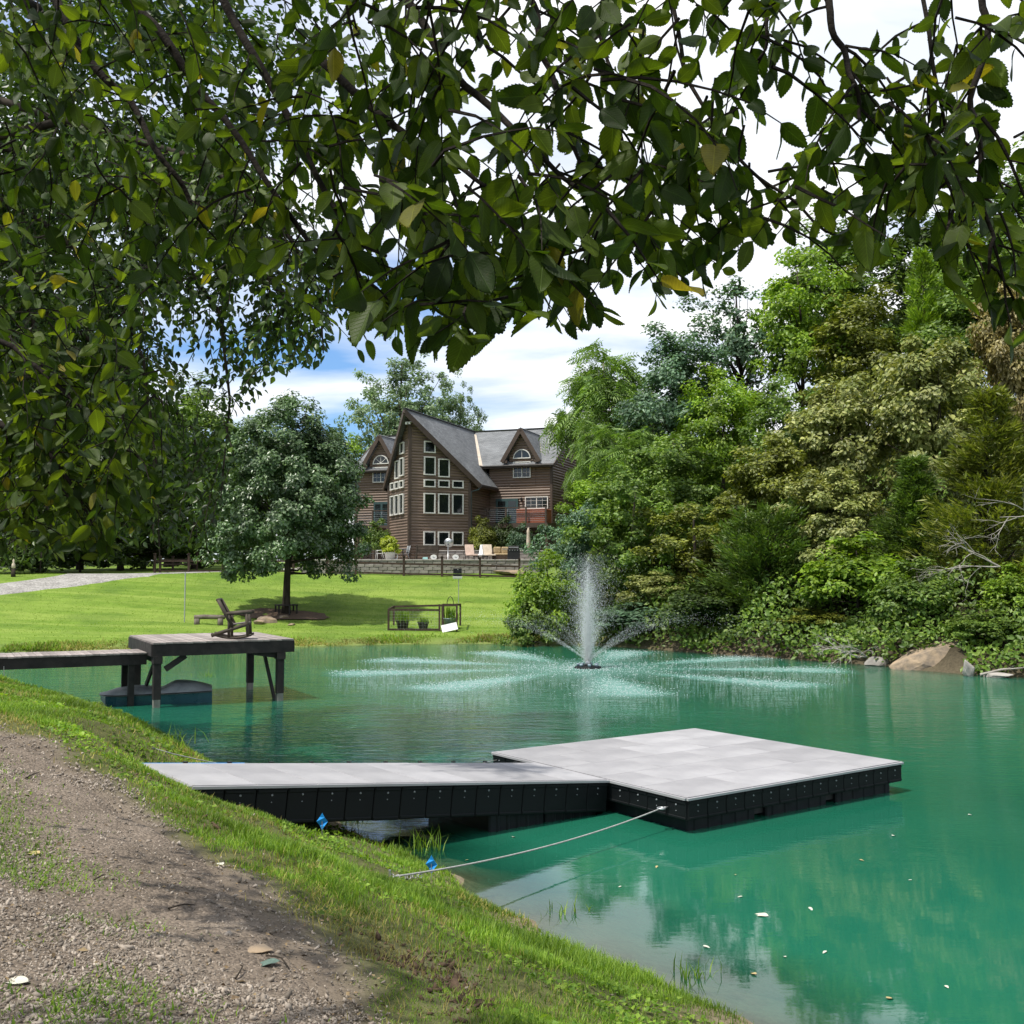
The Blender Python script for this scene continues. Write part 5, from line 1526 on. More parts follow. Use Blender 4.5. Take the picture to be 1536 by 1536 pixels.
e = empty('dish_heater', pat(672, 67.8), 0, 'grey dish on a slim stand in front of the lower windows', 'heater')
m = MB(); m.lathe([(0, 0), (.22, 0), (.2, .05), (.03, .07), (.022, 1.0)], n=12); m.build('stand', M['steel'], e, True)
m = MB(); m.lathe([(.0, .0), (.14, .02), (.24, .08), (.30, .18), (.31, .2), (.28, .19), (.2, .1), (.0, .04)], n=18); dd = m.build('dish', M['steel'], e, True, loc=(0, 0, 1.05), rot=(radians(-65), radians(25), 0))
m = MB(); m.lathe([(0, 0), (.07, 0), (.06, .25), (0, .28)], n=10); m.build('burner', M['boat_top'], dd, True)
for px, lab in ((650.5, 'white oval disc on the patio edge right of the wooden bench'), (683.5, 'white oval disc on the patio edge below the grey dish')):
    p = pat(px, 66.15); e = empty('oval_plaque', (p.x, p.y, PZ+.02), 0, lab, 'plaque', 'white ovals on the patio edge')
    m = MB(); m.lathe([(0, .0), (.19, .0), (.20, .02), (.19, .04), (0, .045)], n=22); d_ = m.build('disc', M['white'], e, loc=(0, 0, .16), rot=(pi/2, 0, 0), scale=(1, .78, 1))
    m = MB(); m.box((-.03, -.15, .17), (.03, .012, .07)); m.box((.04, -.15, .15), (.07, .012, .025)); m.build('emblem', M['boat_top'], e, loc=(0, .1, 0))
    m = MB(); m.box((0, .06, .03), (.2, .08, .06)); m.build('foot', M['white'], e)
m = MB(); m.box((0, 0, .07), (.34, .2, .14), taper=.85); tag(m.build('plastic_box', M['turquoise'], loc=pat(638, 66.2)+Vector((0, 0, .04)), bevel=.02), 'small turquoise box on the patio edge below the bench', 'box')
def lounger(px, D, rot, mat, label):
    e = empty('lounge_chair', pat(px, D), rot, label, 'lounger', 'loungers on the patio')
    m = MB(); m.box((0, -.25, .34), (.58, 1.15, .10)); m.build('seat_cushion', M[mat], e, bevel=.03)
    m = MB(); m.bar((0, .30, .36), (0, .62, 1.02), .58, .10, (0, 1, 0)); m.build('back_cushion', M[mat], e, bevel=.03)
    for sx in (-.3, .3):
        m = MB(); m.tube([(sx, -.85, .26), (sx, .34, .27), (sx, .66, .98)], .022, 6); m.build('side_frame', M['black'], e, True)
        for y in (-.75, .3): m = MB(); m.tube([(sx, y, 0), (sx, y, .27)], .02, 6); m.build('leg', M['black'], e, True)
    return e
lounger(706.5, 67.9, radians(14), 'cushion_pink', 'pinkish lounger, leftmost of the three on the patio')
lounger(722.5, 68.2, radians(-16), 'white', 'white lounger, middle one of the three on the patio')
lounger(733.5, 67.9, radians(12), 'cushion', 'cream lounger, rightmost of the three on the patio')
e = empty('patio_sofa', pat(752, 68.0), radians(4), 'brown wicker loveseat with tan patterned cushions beside the black tub', 'sofa')
m = MB(); m.box((0, 0, .18), (1.15, .62, .3)); m.box((0, .28, .5), (1.15, .1, .5)); m.build('frame', M['wicker'], e, bevel=.03)
for x in (-.55, .55): m = MB(); m.box((x, 0, .42), (.09, .62, .3)); m.build('arm', M['wicker'], e, bevel=.02)
m = MB(); m.box((0, -.05, .39), (.96, .55, .13)); m.build('seat_cushion', M['cushion_tan'], e, bevel=.04)
for x in (-.25, .25): m = MB(); m.box((x, .17, .66), (.47, .14, .42)); m.build('back_cushion', M['cushion_tan'], e, bevel=.05)
e = empty('barbecue_grill', pat(770.5, 66.8), 0, 'black barbecue grill at the right end of the patio', 'grill')
m = MB(); m.box((0, 0, .36), (.78, .5, .68)); m.build('cabinet', M['black'], e, bevel=.02)
m = MB(); m.box((0, 0, .80), (.74, .5, .18), taper=.9); m.build('lid', M['gutter'], e, bevel=.04)
m = MB(); m.tube([(-.3, -.27, .78), (-.3, -.31, .78), (.3, -.31, .78), (.3, -.27, .78)], .015, 6); m.build('handle', M['steel'], e)
for x in (-.56, .56): m = MB(); m.box((x, 0, .69), (.32, .42, .03)); m.build('side_shelf', M['boat_top'], e)
for k in range(4): m = MB(); m.lathe([(0, 0), (.03, 0), (.025, .03), (0, .03)], n=8); m.build('knob', M['steel'], e, loc=(-.24+.16*k, -.255, .62), rot=(pi/2, 0, 0))
e = empty('closed_umbrella', pat(792.5, 69.4), 0, 'closed pale patio umbrella beside the trees', 'umbrella')
m = MB(); m.tube([(0, 0, 0), (0, 0, 2.2)], .022, 8); m.build('pole', M['steel'], e)
m = MB(); m.lathe([(.10, .85), (.14, .9), (.13, 1.3), (.10, 1.8), (.12, 1.9), (.05, 2.1), (0, 2.2)], n=9); m.build('canopy', M['cushion'], e, True)
m = MB(); m.lathe([(0, 0), (.24, 0), (.22, .06), (.04, .1), (.03, .3)], n=14); m.build('base', M['black'], e)
# low seat wall behind the loungers
sw = empty('seat_wall', pat(728, 69.3), 0, 'low grey stone seat wall behind the loungers', 'wall')
for r in range(3):
    for i in range(13): link('block', blm, sw, ((i-6+.5*(r % 2))*.56, random.uniform(-.01, .01), .1+r*.2))
for i in range(12): link('cap_stone', cpm, sw, ((i-5.5)*.63, 0, .645))
# slab of reddish stone below the fence
p = lawn_pt(765, 65.2); rock('stone_slab', (p.x, p.y, p.z+.12), (1.2, .5, .22), 'reddish stone slab beside the right end of the fence', 'stone', 9)

# ------------------------------------------------------------------ shoreline rocks and dead wood
RK = [((1392, 1000), (2.0, 1.0, .85), 'big tan boulder at the right waterline', 'stone', 35, .16),
      ((1318, 996), (.42, .3, .25), 'pale rock just left of the big boulder', 'stone_grey', 22, 0),
      ((1456, 1010), (.36, .28, .38), 'grey upright rock right of the big boulder', 'stone_grey', 23, .1),
      ((1500, 1014), (.55, .35, .16), 'flat dark rock at the waterline near the right edge', 'stone_grey', 24, 0),
      ((1372, 966), (.65, .4, .3), 'rock on the bank behind the big boulder', 'stone', 25, .1),
      ((1530, 985), (.7, .5, .5), 'tan rock at the right edge of the picture', 'stone', 26, 0),
      ((1208, 985), (.3, .25, .35), 'tan rock left of the bleached driftwood', 'stone', 27, 0),
      ((1265, 990), (.45, .3, .18), 'low rock behind the bleached driftwood', 'stone_grey', 28, 0)]
p = G(1392, 1004, 0)
bm = bmesh.new()
for q in ((-1.15, -.45, -.25), (-1.1, .5, -.25), (1.05, -.55, -.3), (1.15, .6, -.25), (-1.2, -.1, .10), (-.75, -.42, .34), (-.6, .45, .52), (.0, -.46, .62), (.9, -.20, .92), (1.08, .5, 1.0), (.15, -.68, .10), (1.0, -.52, .52), (-.3, -.62, .22), (.2, .5, .8)):
    bm.verts.new(q)
bmesh.ops.convex_hull(bm, input=bm.verts)
bmesh.ops.triangulate(bm, faces=bm.faces)
for _ in range(3): bmesh.ops.subdivide_edges(bm, edges=bm.edges, cuts=1, use_grid_fill=True)
for v in bm.verts:
    c = v.co; nz = float(vnoise(np.array([c.x*2.2]), np.array([c.y*2.2+c.z*3.1]), .2, 4, 1.6)[0]); v.co = c*(1+.045*nz)
me = bpy.data.meshes.new('boulder'); bm.to_mesh(me); bm.free(); me.materials.append(M['stone'])
tag(link('boulder', me, None, (p[0]+.05, p[1]+.12, -.02), (0, 0, -.12)), 'long flat-topped tan boulder at the right waterline', 'boulder')
for (px, py), s, lab, mt, sd, tl in RK[1:]:
    p = G(px, py, s[2]*.25)
    rock('boulder' if s[0] > 1 else 'rock', (p[0], p[1]+s[1]*.6, s[2]*.35 if s[0] < 1 else .28), s, lab, mt, sd, 'boulder' if s[0] > 1 else 'rock', rot=.35 if s[0] > 1 else sd, tilt=tl)
def dead(name, base, dirs, L, r, label, seed, depth=4):
    rg = random.Random(seed); m = MB()
    def grow(p, d, L, r, k):
        pts = [p]; rr = [r]; q = Vector(p); dd = Vector(d).normalized()
        for i in range(4):
            dd = (dd+Vector((rg.uniform(-.28, .28), rg.uniform(-.28, .28), rg.uniform(-.25, .2)))).normalized(); q = q+dd*L/4; pts.append(q.copy()); rr.append(r*(1-.17*(i+1)))
        m.tube(pts, rr, 5, False)
        if k:
            for j in range(rg.choice((2, 3))):
                s = pts[rg.choice((2, 3, 4))]; grow(s, dd+Vector((rg.uniform(-.9, .9), rg.uniform(-.6, .6), rg.uniform(-.6, .6))), L*rg.uniform(.5, .75), r*.6, k-1)
    for d in dirs: grow(Vector(base), d, L, r, depth)
    return tag(m.build(name, M['deadwood'], None, True), label, 'branch')
p = A(1500, 850, 34.3); dead('dead_branch', p, [(-1, -.1, .35), (-1, -.3, -.1), (-.8, -.2, .6)], 1.25, .028, 'bleached bare branches sticking out of the cedar at right', 61)
p = A(1560, 770, 34.3); dead('dead_branch', p, [(-1, -.2, .1), (-1, -.1, -.15)], 1.3, .03, 'bare pale branches at the right edge above the leafy sapling', 64, 3)
p = G(1300, 985, .35); dead('driftwood', p, [(-1, -.5, .25), (-1, -.7, -.15), (-.6, -.6, .5), (-.9, -.3, .0)], .95, .03, 'tangle of bleached driftwood branches at the waterline', 62)
p = G(1470, 1012, .05); dead('driftwood', p, [(1, -.1, .1)], 1.2, .05, 'dark fallen branch lying at the waterline right of the boulder', 63, 1)
p = hit(790, 960, 40)
dead('driftwood', (p[0], p[1]-.3, .12), [(1, -.1, .0)], 1.4, .03, 'thin pale branch floating at the end of the lawn shore', 66, 1)
# small pale garden ornament at the dark wood's edge
p = lawn_pt(20, 58); e = empty('garden_ornament', p, 0, 'small white garden ornament under the trees at the left edge', 'ornament')
zt = A(20, 838, 58)[2]-p.z
m = MB(); m.lathe([(0, zt-.55), (.10, zt-.5), (.09, zt-.3), (.035, zt-.2), (.06, zt-.1), (0, zt)], n=12); m.build('figure', M['cushion'], e, True)
m = MB(); m.lathe([(0, -.1), (.13, -.1), (.10, zt-.55), (0, zt-.55)], n=12); m.build('plinth', M['bark'], e, True)
# ------------------------------------------------------------------ overhanging tree above the camera
def elm_leaf(fold=.16, curl=.12, seed=0, n=11, teeth=True):
    """serrated leaf, base at origin, tip at y=1; mesh quads from midrib to the margin"""
    rg = np.random.default_rng(seed); v = []; f = []
    for i in range(n+1):
        t = i/n; z = -curl*t*t+.02*sin(6*t+seed)
        v.append((.01*sin(5*t+seed), t, z))
    def w(t): return .262*(t**.62)*((1-t)**1.0)/.345+.012*(1-t)
    for s in (-1, 1):
        b = len(v)
        for i in range(n+1):
            t = i/n; ww = max(w(t), 0.0) if 0 < i < n else 0.003
            tt = t+(.035 if teeth and 0 < i < n else 0)
            v.append((s*ww, tt, -curl*t*t+fold*ww+.015*sin(9*t+seed*3+s)))
            if teeth and 0 < i < n:
                pass
        for i in range(n):
            a = (i, b+i, b+i+1, i+1)
            f.append(a if s < 0 else a[::-1])
    V = np.array(v, float); F = [list(q) for q in f]
    # teeth: small triangles along the margin
    tri = []
    for s, b in ((-1, n+1), (1, 2*(n+1))):
        for i in range(1, n):
            p, q = V[b+i], V[b+i+1 if i+1 <= n else b+i]
            k = len(V); V = np.vstack([V, p*.35+q*.65+np.array([s*.035*(1-i/n*.5), .03, .0])])
            tri.append((b+i, k, b+i+1) if s > 0 else (b+i, b+i+1, k))
    Ft = []
    for a, b_, c, d in F: Ft += [(a, b_, c), (a, c, d)]
    return V, np.array(Ft+tri)
ELM = [elm_leaf(.16, .12, 0), elm_leaf(.35, .25, 1), elm_leaf(-.1, -.12, 2), elm_leaf(.5, .05, 3)]
def leaf_uv(me, uv):
    a = me.attributes.new('leafuv', 'FLOAT_VECTOR', 'POINT'); a.data.foreach_set('vector', np.ascontiguousarray(uv, dtype=np.float32).ravel()); return me
ELM_ME = [leaf_uv(np_mesh('leaf', *e_, M['leaf_over']), e_[0]) for e_ in ELM]
rgc = np.random.default_rng(77)
LOW_X = [-60, 0, 80, 150, 220, 300, 380, 450, 520, 600, 680, 760, 820, 880, 950, 1010, 1060, 1110, 1180, 1240, 1290, 1340, 1400, 1460, 1500, 1560]
LOW_Y = [430, 430, 430, 440, 470, 430, 430, 470, 500, 540, 566, 520, 500, 515, 500, 470, 455, 400, 375, 400, 440, 380, 400, 490, 560, 600]
def low(px): return np.interp(px, LOW_X, LOW_Y)
def dens(px, py):
    d = np.where(px < 560, 1.0, np.where(px < 960, .92, .62))
    hole = np.exp(-(((px-1215)/75)**2+((py-60)/95)**2)); d = d*(1-.97*hole)
    hole = np.exp(-(((px-700)/60)**2+((py-110)/60)**2)); d = d*(1-.6*hole)
    hole = np.exp(-(((px-1080)/60)**2+((py-70)/50)**2)); d = d*(1-.6*hole)
    return d
leaves = []      # (pos, axis, normal, length, variant)
twigs = MB()
twig_list = []
def twig(start, d0, L, nleaf, leaf, wood=True, lim=None, droop=.55, rg=rgc):
    p = np.array(start, float); d = unit(np.array(d0, float)); pts = [p.copy()]
    step = L/nleaf; side = 1
    u = unit(np.cross(d, [0, 0, 1.0])+1e-6)
    loc = []
    for i in range(nleaf):
        d = unit(d+np.array([0, 0, -droop/nleaf*1.6])+rg.normal(size=3)*.10)
        p = p+d*step; pts.append(p.copy()); side = -side
        u = unit(np.cross(d, unit(rg.normal(size=3)*.35+np.array([0, .35, 1.0]))))
        ax = unit(d*.55+u*side*.85+np.array([0, 0, -.45])+rg.normal(size=3)*.22)
        nm = unit(np.cross(ax, np.cross([0, 0, 1.0], ax))*.6+rg.normal(size=3)*.55)
        ln = leaf*rg.uniform(.6, 1.2)*(.75+.35*sin(pi*(i+1)/(nleaf+1)))
        loc.append((p.copy(), ax, nm, ln, int(rg.integers(0, 4))))
    ax = unit(d+np.array([0, 0, -.3])); loc.append((p.copy(), ax, unit(rg.normal(size=3)), leaf*.95, 0))
    if lim is not None:
        keep = []
        for q in loc:
            tip = q[0]+q[1]*q[3]; a = project(tip); b = project(q[0])
            if a[1] < lim(a[0])+rg.uniform(-14, 6) and b[1] < lim(b[0]): keep.append(q)
        if len(keep) < len(loc)*.35: return
        if len(keep) < len(loc):
            last = keep[-1][0]; k = next((i for i, z in enumerate(pts) if np.allclose(z, last)), len(pts)-1); pts = pts[:k+1]
        loc = keep
    if wood and len(pts) > 2:
        twig_list.append((pts, .0026+.004*L))
    leaves.extend(loc)
# main limbs of the near tree: (pixel, distance) way points turned into a fixed 3-d curve
LIMBS = [([(560, -60, 3.0), (608, 5, 2.9), (700, 130, 2.75), (800, 222, 2.6), (866, 284, 2.5)], .016, .005),
         ([(480, 90, 3.0), (595, 195, 2.8), (690, 252, 2.7), (762, 298, 2.6)], .013, .004),
         ([(785, -60, 2.6), (800, 20, 2.6), (822, 100, 2.55), (850, 200, 2.5), (882, 276, 2.45)], .010, .004),
         ([(1235, -60, 2.5), (1240, 15, 2.5), (1262, 70, 2.45), (1282, 130, 2.4), (1294, 182, 2.4)], .011, .004),
         ([(900, -40, 2.7), (905, 60, 2.7), (930, 170, 2.6), (945, 260, 2.6)], .006, .003),
         ([(1160, -40, 2.6), (1152, 40, 2.6), (1140, 90, 2.6)], .007, .003),
         ([(60, -60, 3.8), (110, 60, 3.7), (190, 150, 3.6), (260, 260, 3.5), (300, 330, 3.5)], .018, .006),
         ([(150, -60, 3.4), (230, 40, 3.3), (330, 170, 3.2), (420, 300, 3.1), (480, 390, 3.0)], .016, .005),
         ([(300, -60, 3.2), (380, 80, 3.1), (455, 220, 3.0), (520, 350, 2.9), (545, 430, 2.9)], .014, .005),
         ([(1480, -60, 2.3), (1478, 40, 2.3), (1460, 160, 2.25), (1470, 280, 2.2), (1490, 360, 2.2), (1480, 410, 2.2)], .009, .003),
         ([(1380, -40, 2.6), (1400, 100, 2.5), (1420, 210, 2.5), (1455, 300, 2.4)], .006, .003),
         ([(1420, 380, 2.4), (1440, 260, 2.5), (1380, 170, 2.6), (1330, 120, 2.6)], .004, .003),
         ([(1000, -40, 2.8), (1030, 120, 2.7), (1100, 230, 2.6), (1180, 300, 2.55), (1275, 362, 2.5)], .006, .003)]
over = empty('overhanging_tree', (-3.6, .4, gz1(-3.6, .4)), 0, 'near tree whose dark serrated leaves hang across the top of the picture', 'tree')
oinv = Matrix.Translation(over.location).inverted()
ol = np.array(over.location)
for pts, r0, r1 in LIMBS:
    P = [A(*q) for q in pts]; n = len(P)
    s = np.linspace(0, n-1, n*5); Q = np.stack([np.interp(s, range(n), [p[k] for p in P]) for k in range(3)], -1)
    Q = Q+np.stack([.006*np.sin(s*5+r0*900), .01*np.sin(s*4), .006*np.cos(s*6)], -1)
    m = MB(); m.tube([q-ol for q in Q], list(np.linspace(r0, r1, len(Q))), 8); m.build('branch', M['bark_dark'], over, True)
    # twigs leaving the limb
    for k in range(3, len(Q), 3):
        for _ in range(1):
            d = rgc.normal(size=3)*np.array([.8, .5, .35])+np.array([.15, 0, -.45])
            twig(Q[k], d, rgc.uniform(.22, .42), int(rgc.integers(6, 11)), rgc.uniform(.058, .085), True, low)
# the rest of the drooping spray
def spray(n, xr, dr, leaf, lim, ymin=-90, dn=None, mult=1.0):
    c = 0; tries = 0
    while c < n and tries < n*12:
        tries += 1
        px = rgc.uniform(*xr); yb = float(lim(px)); py = rgc.uniform(ymin, yb-25)
        if rgc.random() > (dn(px, py) if dn else 1): continue
        D = rgc.uniform(*dr)
        st = A(px, py, D); d = rgc.normal(size=3)*np.array([.9, .6, .3])+np.array([.1, 0, -.35])
        b = len(leaves)
        twig(st, d, rgc.uniform(.2, .40)*mult, int(rgc.integers(5, 9)), rgc.uniform(*leaf), True, lim)
        if len(leaves) > b: c += 1
spray(95, (480, 980), (2.0, 3.2), (.06, .085), low, dn=dens)
spray(24, (540, 950), (1.85, 2.4), (.07, .105), lambda x: low(x), 250, dn=dens)
spray(66, (940, 1580), (1.9, 3.0), (.058, .085), low, dn=dens)
spray(110, (-40, 540), (2.6, 4.4), (.062, .09), lambda x: low(x)-15)
spray(70, (-40, 560), (4.5, 7.0), (.08, .11), lambda x: low(x)+30, mult=1.5)
# the left-hand boughs that come down beside the camera
LB_X = [-60, 0, 40, 90, 140, 190, 240, 290, 330]; LB_Y = [860, 850, 840, 840, 860, 830, 780, 480, 300]
def lowl(px): return np.interp(px, LB_X, LB_Y)
for pts, r0, r1 in [([(-80, 600, 5.4), (0, 636, 5.3), (40, 655, 5.2), (68, 672, 5.1), (110, 730, 5.1), (160, 800, 5.1)], .022, .006),
                    ([(-80, 480, 5.2), (20, 520, 5.1), (100, 590, 5.0), (170, 660, 4.9), (235, 705, 4.9)], .016, .004),
                    ([(60, 560, 5.3), (100, 700, 5.3), (140, 790, 5.4), (148, 825, 5.4)], .008, .003)]:
    P = [A(*q) for q in pts]; n = len(P); s = np.linspace(0, n-1, n*5)
    Q = np.stack([np.interp(s, range(n), [p[k] for p in P]) for k in range(3)], -1)
    m = MB(); m.tube([q-ol for q in Q], list(np.linspace(r0, r1, len(Q))), 8); m.build('branch', M['bark_dark'], over, True)
    for k in range(2, len(Q)):
        d = rgc.normal(size=3)*np.array([.8, .7, .35])+np.array([.35, 0, -.25])
        twig(Q[k], d, rgc.uniform(.3, .6), int(rgc.integers(7, 12)), rgc.uniform(.08, .11), True, lowl)
spray(115, (-40, 250), (4.4, 6.8), (.08, .115), lowl, 380, mult=1.5)
# trunk and boughs outside the picture that carry it all
m = MB(); tr_ = [(0, 0, -.4), (.05, .0, 1.2), (.12, .1, 2.6), (.3, .25, 4.2), (.7, .5, 6.0)]
m.tube(tr_, [.30, .22, .19, .15, .09], 14); m.build('trunk', M['bark'], over, True)
for a, b in (((.3, .25, 4.2), (3.2, 2.6, 4.6)), ((.12, .1, 2.6), (1.6, 4.2, 3.9)), ((.5, .4, 5.2), (4.2, 1.9, 4.5)), ((.5, .4, 5.2), (5.2, 2.0, 4.4)), ((.12, .1, 2.3), (-.2, 4.6, 2.4)), ((.3, .25, 3.9), (1.1, 3.4, 4.6))):
    a, b = np.array(a), np.array(b); mid = (a+b)/2+np.array([0, 0, .45])
    m = MB(); m.tube([a, a*.6+mid*.4+np.array([0, 0, .1]), mid, b*.6+mid*.4, b], [.07, .06, .045, .03, .018], 8); m.build('branch', M['bark_dark'], over, True)
m = MB()
for pts, r in twig_list: m.tube([q-ol for q in pts], list(np.linspace(r, .0012, len(pts))), 4, False)
tag(m.build('twigs', M['bark_dark'], over), kind='stuff')
# added crown, unseen above and behind the camera, shading near leaves and ground
V, F, cen = clump_crown(4.3, 1.9, 130, 15000, .13, 71, cr=.17, egg=0, hollow=2.2, lobes=.2)
off = np.array([-1.6, -.6, 5.0])-ol
V += off; tag(link('shade_crown', np_mesh('shade_crown', V, F, M['leaf_over']), over), kind='stuff')
# the 300 leaves that show largest are parts of their own; the rest is one part
pos = np.array([l[0] for l in leaves]); ax = np.array([l[1] for l in leaves]); nm = np.array([l[2] for l in leaves]); ln = np.array([l[3] for l in leaves]); va = np.array([l[4] for l in leaves])
Rm = frames(ax, nm)
ux, uy, ud = project(pos+ax*ln[:, None]*.5)
vis = (ux > 0) & (ux < 1536) & (uy > 0) & (uy < 1536)
size = np.where(vis, ln/ud*np.sqrt(np.clip(1-(ax[:, 1])**2, .05, 1)), 0)
order = np.argsort(-size)
big = order[:300]; rest = order[300:]
for i in big:
    mt = Matrix(Rm[i].tolist()).to_4x4(); mt = Matrix.Translation(pos[i]-ol) @ mt @ Matrix.Scale(float(ln[i]), 4)
    o = link('leaf', ELM_ME[va[i]], over); o.matrix_basis = mt
Vs, Fs, nb_ = [], [], 0
for k in range(4):
    idx = rest[va[rest] == k]
    V, F = scatter(ELM[k][0], ELM[k][1], pos[idx]-ol, Rm[idx], ln[idx]); Vs.append(V); Fs.append(F+nb_); nb_ += len(V)
o = link('foliage', leaf_uv(np_mesh('foliage', np.concatenate(Vs), np.concatenate(Fs), M['leaf_over']), np.concatenate([np.tile(ELM[k][0], ((va[rest] == k).sum(), 1)) for k in range(4)])), over); tag(o, kind='stuff')
print('overhang leaves', len(leaves))

# ------------------------------------------------------------------ second tree with weeping boughs at the left
leaves = []; twig_list = []
wp = empty('weeping_tree', (-11.5, 15.2, gz1(-11.5, 15.2)), 0, 'tree at the left with long hanging leafy boughs in front of the wood', 'tree')
wl3 = np.array(wp.location)
WB_X = [-60, 60, 130, 190, 240, 290, 330, 360, 400, 440, 470, 490, 560]; WB_Y = [870, 850, 820, 815, 830, 825, 800, 640, 600, 560, 560, 540, 420]
def loww(px): return np.interp(px, WB_X, WB_Y)
rgw = np.random.default_rng(91)
BO = [[(-100, 250, 15), (60, 330, 15), (170, 420, 14.5), (215, 540, 14.3), (235, 700, 14.2), (240, 850, 14.2)],
      [(-60, 200, 14), (120, 260, 14), (260, 370, 13.6), (330, 470, 13.5), (345, 600, 13.5), (330, 760, 13.5)],
      [(0, 150, 13.5), (200, 220, 13.3), (330, 330, 13.0), (420, 440, 13.0), (440, 540, 13.0)],
      [(-100, 380, 15.5), (0, 470, 15), (80, 580, 15), (130, 700, 15), (150, 820, 15)],
      [(-60, 420, 16), (100, 480, 16), (190, 560, 15.8), (290, 640, 15.6), (310, 820, 15.6)],
      [(100, 180, 13), (300, 240, 12.6), (420, 330, 12.4), (480, 440, 12.4), (485, 530, 12.4)],
      [(-100, 300, 14.5), (20, 380, 14.5), (60, 520, 14.4), (70, 700, 14.4), (60, 860, 14.4)]]
for pts in BO:
    P = [A(*q) for q in pts]; n = len(P); s = np.linspace(0, n-1, n*6)
    Q = np.stack([np.interp(s, range(n), [p[k] for p in P]) for k in range(3)], -1)
    m = MB(); m.tube([q-wl3 for q in Q], list(np.linspace(.05, .008, len(Q))), 7); m.build('bough', M['bark'], wp, True)
    for k in range(2, len(Q)):
        for _ in range(9):
            qx, qy, _d = project(Q[k])
            if rgw.random() < .88*exp(-(((qx-300)/95)**2+((qy-535)/75)**2)) or rgw.random() < .8*exp(-(((qx-470)/60)**2+((qy-520)/80)**2)): continue
            d = rgw.normal(size=3)*np.array([1.0, .9, .5])+np.array([.1, 0, -.35])
            twig(Q[k]+rgw.normal(size=3)*.12, d, rgw.uniform(.5, 1.15), int(rgw.integers(8, 15)), rgw.uniform(.09, .14), rgw.random() < .5, loww, .9, rgw)
m = MB(); m.tube([(0, 0, -.4), (.1, 0, 2), (.3, .1, 5), (.6, .2, 8)], [.3, .24, .17, .08], 12); m.build('trunk', M['bark'], wp, True)
for pts in BO:
    b = A(*pts[0])-wl3; m = MB(); z0 = max(1.6, min(7.0, b[2]-.8)); a = np.array([.05*z0, 0, z0]); m.tube([a, (a+b)/2+np.array([0, 0, .3]), b], [.10, .07, .05], 8); m.build('bough', M['bark'], wp, True)
m = MB()
for pts, r in twig_list: m.tube([q-wl3 for q in pts[::2]], .006, 3, False)
tag(m.build('twigs', M['bark'], wp), kind='stuff')
pos = np.array([l[0] for l in leaves]); ax = np.array([l[1] for l in leaves]); nm = np.array([l[2] for l in leaves]); ln = np.array([l[3] for l in leaves])
LEAF8 = np.array([(0, 0, 0), (.20, .22, .07), (.27, .48, .09), (.14, .8, .03), (0, 1, -.08), (-.14, .8, .03), (-.27, .48, .09), (-.20, .22, .07), (0, .5, -.01)], float)
LEAF8F = np.array([(8, i, (i+1) % 8) for i in range(8)])
V, F = scatter(LEAF8, LEAF8F, pos-wl3, frames(ax, nm), ln)
tag(link('foliage', np_mesh('foliage', V, F, M['leaf_weep']), wp), kind='stuff')
V, F, cen = clump_crown(4.4, 3.4, 150, 26000, .15, 81, cr=.17, egg=0, hollow=2.6, lobes=.25)
V += A(120, 150, 17.5)-np.array([0, 0, 3.4])-wl3
tag(link('crown', np_mesh('crown', V, F, M['leaf_weep']), wp), kind='stuff')
print('weeping leaves', len(leaves))
# ------------------------------------------------------------------ grass on the near bank
rg9 = np.random.default_rng(123)
def blades(name, X, Y, L, W, mat, label, lean=.75, seed=1):
    rg = np.random.default_rng(seed); n = len(X)
    Z = gzi(X, Y)-.01
    az = rg.uniform(0, 2*pi, n); le = rg.random(n)**.8*lean
    Yv = np.stack([np.cos(az)*le, np.sin(az)*le, np.ones(n)], -1)
    Nn = np.stack([-np.cos(az), -np.sin(az), np.full(n, .3)], -1)
    tv = np.array([(-1, 0, 0), (1, 0, 0), (.75, .55, .05), (-.75, .55, .05), (0, 1, -.12)], float)
    F3 = np.array([(0, 1, 2), (0, 2, 3), (3, 2, 4)])
    V, F = scatter(tv, F3, np.stack([X, Y, Z], -1), frames(Yv, Nn), np.stack([W, L, L], -1))
    return tag(link(name, np_mesh(name, V, F, M[mat])), label, 'grass', kind='stuff')
def sample(n, xr, yr, w):
    out = []
    tot = 0
    while tot < n:
        # denser towards the camera
        y = yr[0]*(yr[1]/yr[0])**rg9.random(120000); x = rg9.uniform(*xr, 120000)
        keep = (np.abs(x) < .56*y+.8) & (rg9.random(120000) < w(x, y))
        out.append(np.stack([x[keep], y[keep]], -1)); tot += keep.sum()
    return np.concatenate(out)[:n]
def wgrass(x, y):
    d = field(dsh, x, y); pmk = field(pm_, x, y); rt = field(rm_, x, y)
    patch = .16+.84*sstep(-.35, .35, vnoise(x, y, .37, 3, 2.1))
    side = np.where(field(pd_, x, y) > 0, .0, 1.0)
    edge = .42+.58*sstep(.0, .45, -field(pd_, x, y))
    rw_ = (x-RA[0])*RU[0]+(y-RA[1])*RU[1]; rv_ = -(x-RA[0])*RU[1]+(y-RA[1])*RU[0]
    inr = (rw_ > -.02) & (rv_ > -.02) & (rv_ < 1.55) & (rw_ < 5.5)
    return (~inr)*np.where((d > .04) & (field(gz, x, y) < 3), (1-pmk)*(1-.85*rt)*patch*edge*side, 0)*(d < 16)
S = sample(205000, (-22, 3.2), (3.2, 30), wgrass)
X, Y = S[:, 0], S[:, 1]; D = np.maximum(Y, 3)
tallness = .6+.5*sstep(-.3, .6, vnoise(X, Y, .15, 2, 1.2))+.35*np.exp(-field(dsh, X, Y)/.7)
L = rg9.uniform(.028, .090, len(X))*tallness*(1+.012*D)*np.where(-field(pd_, X, Y) < .5, .6, 1)
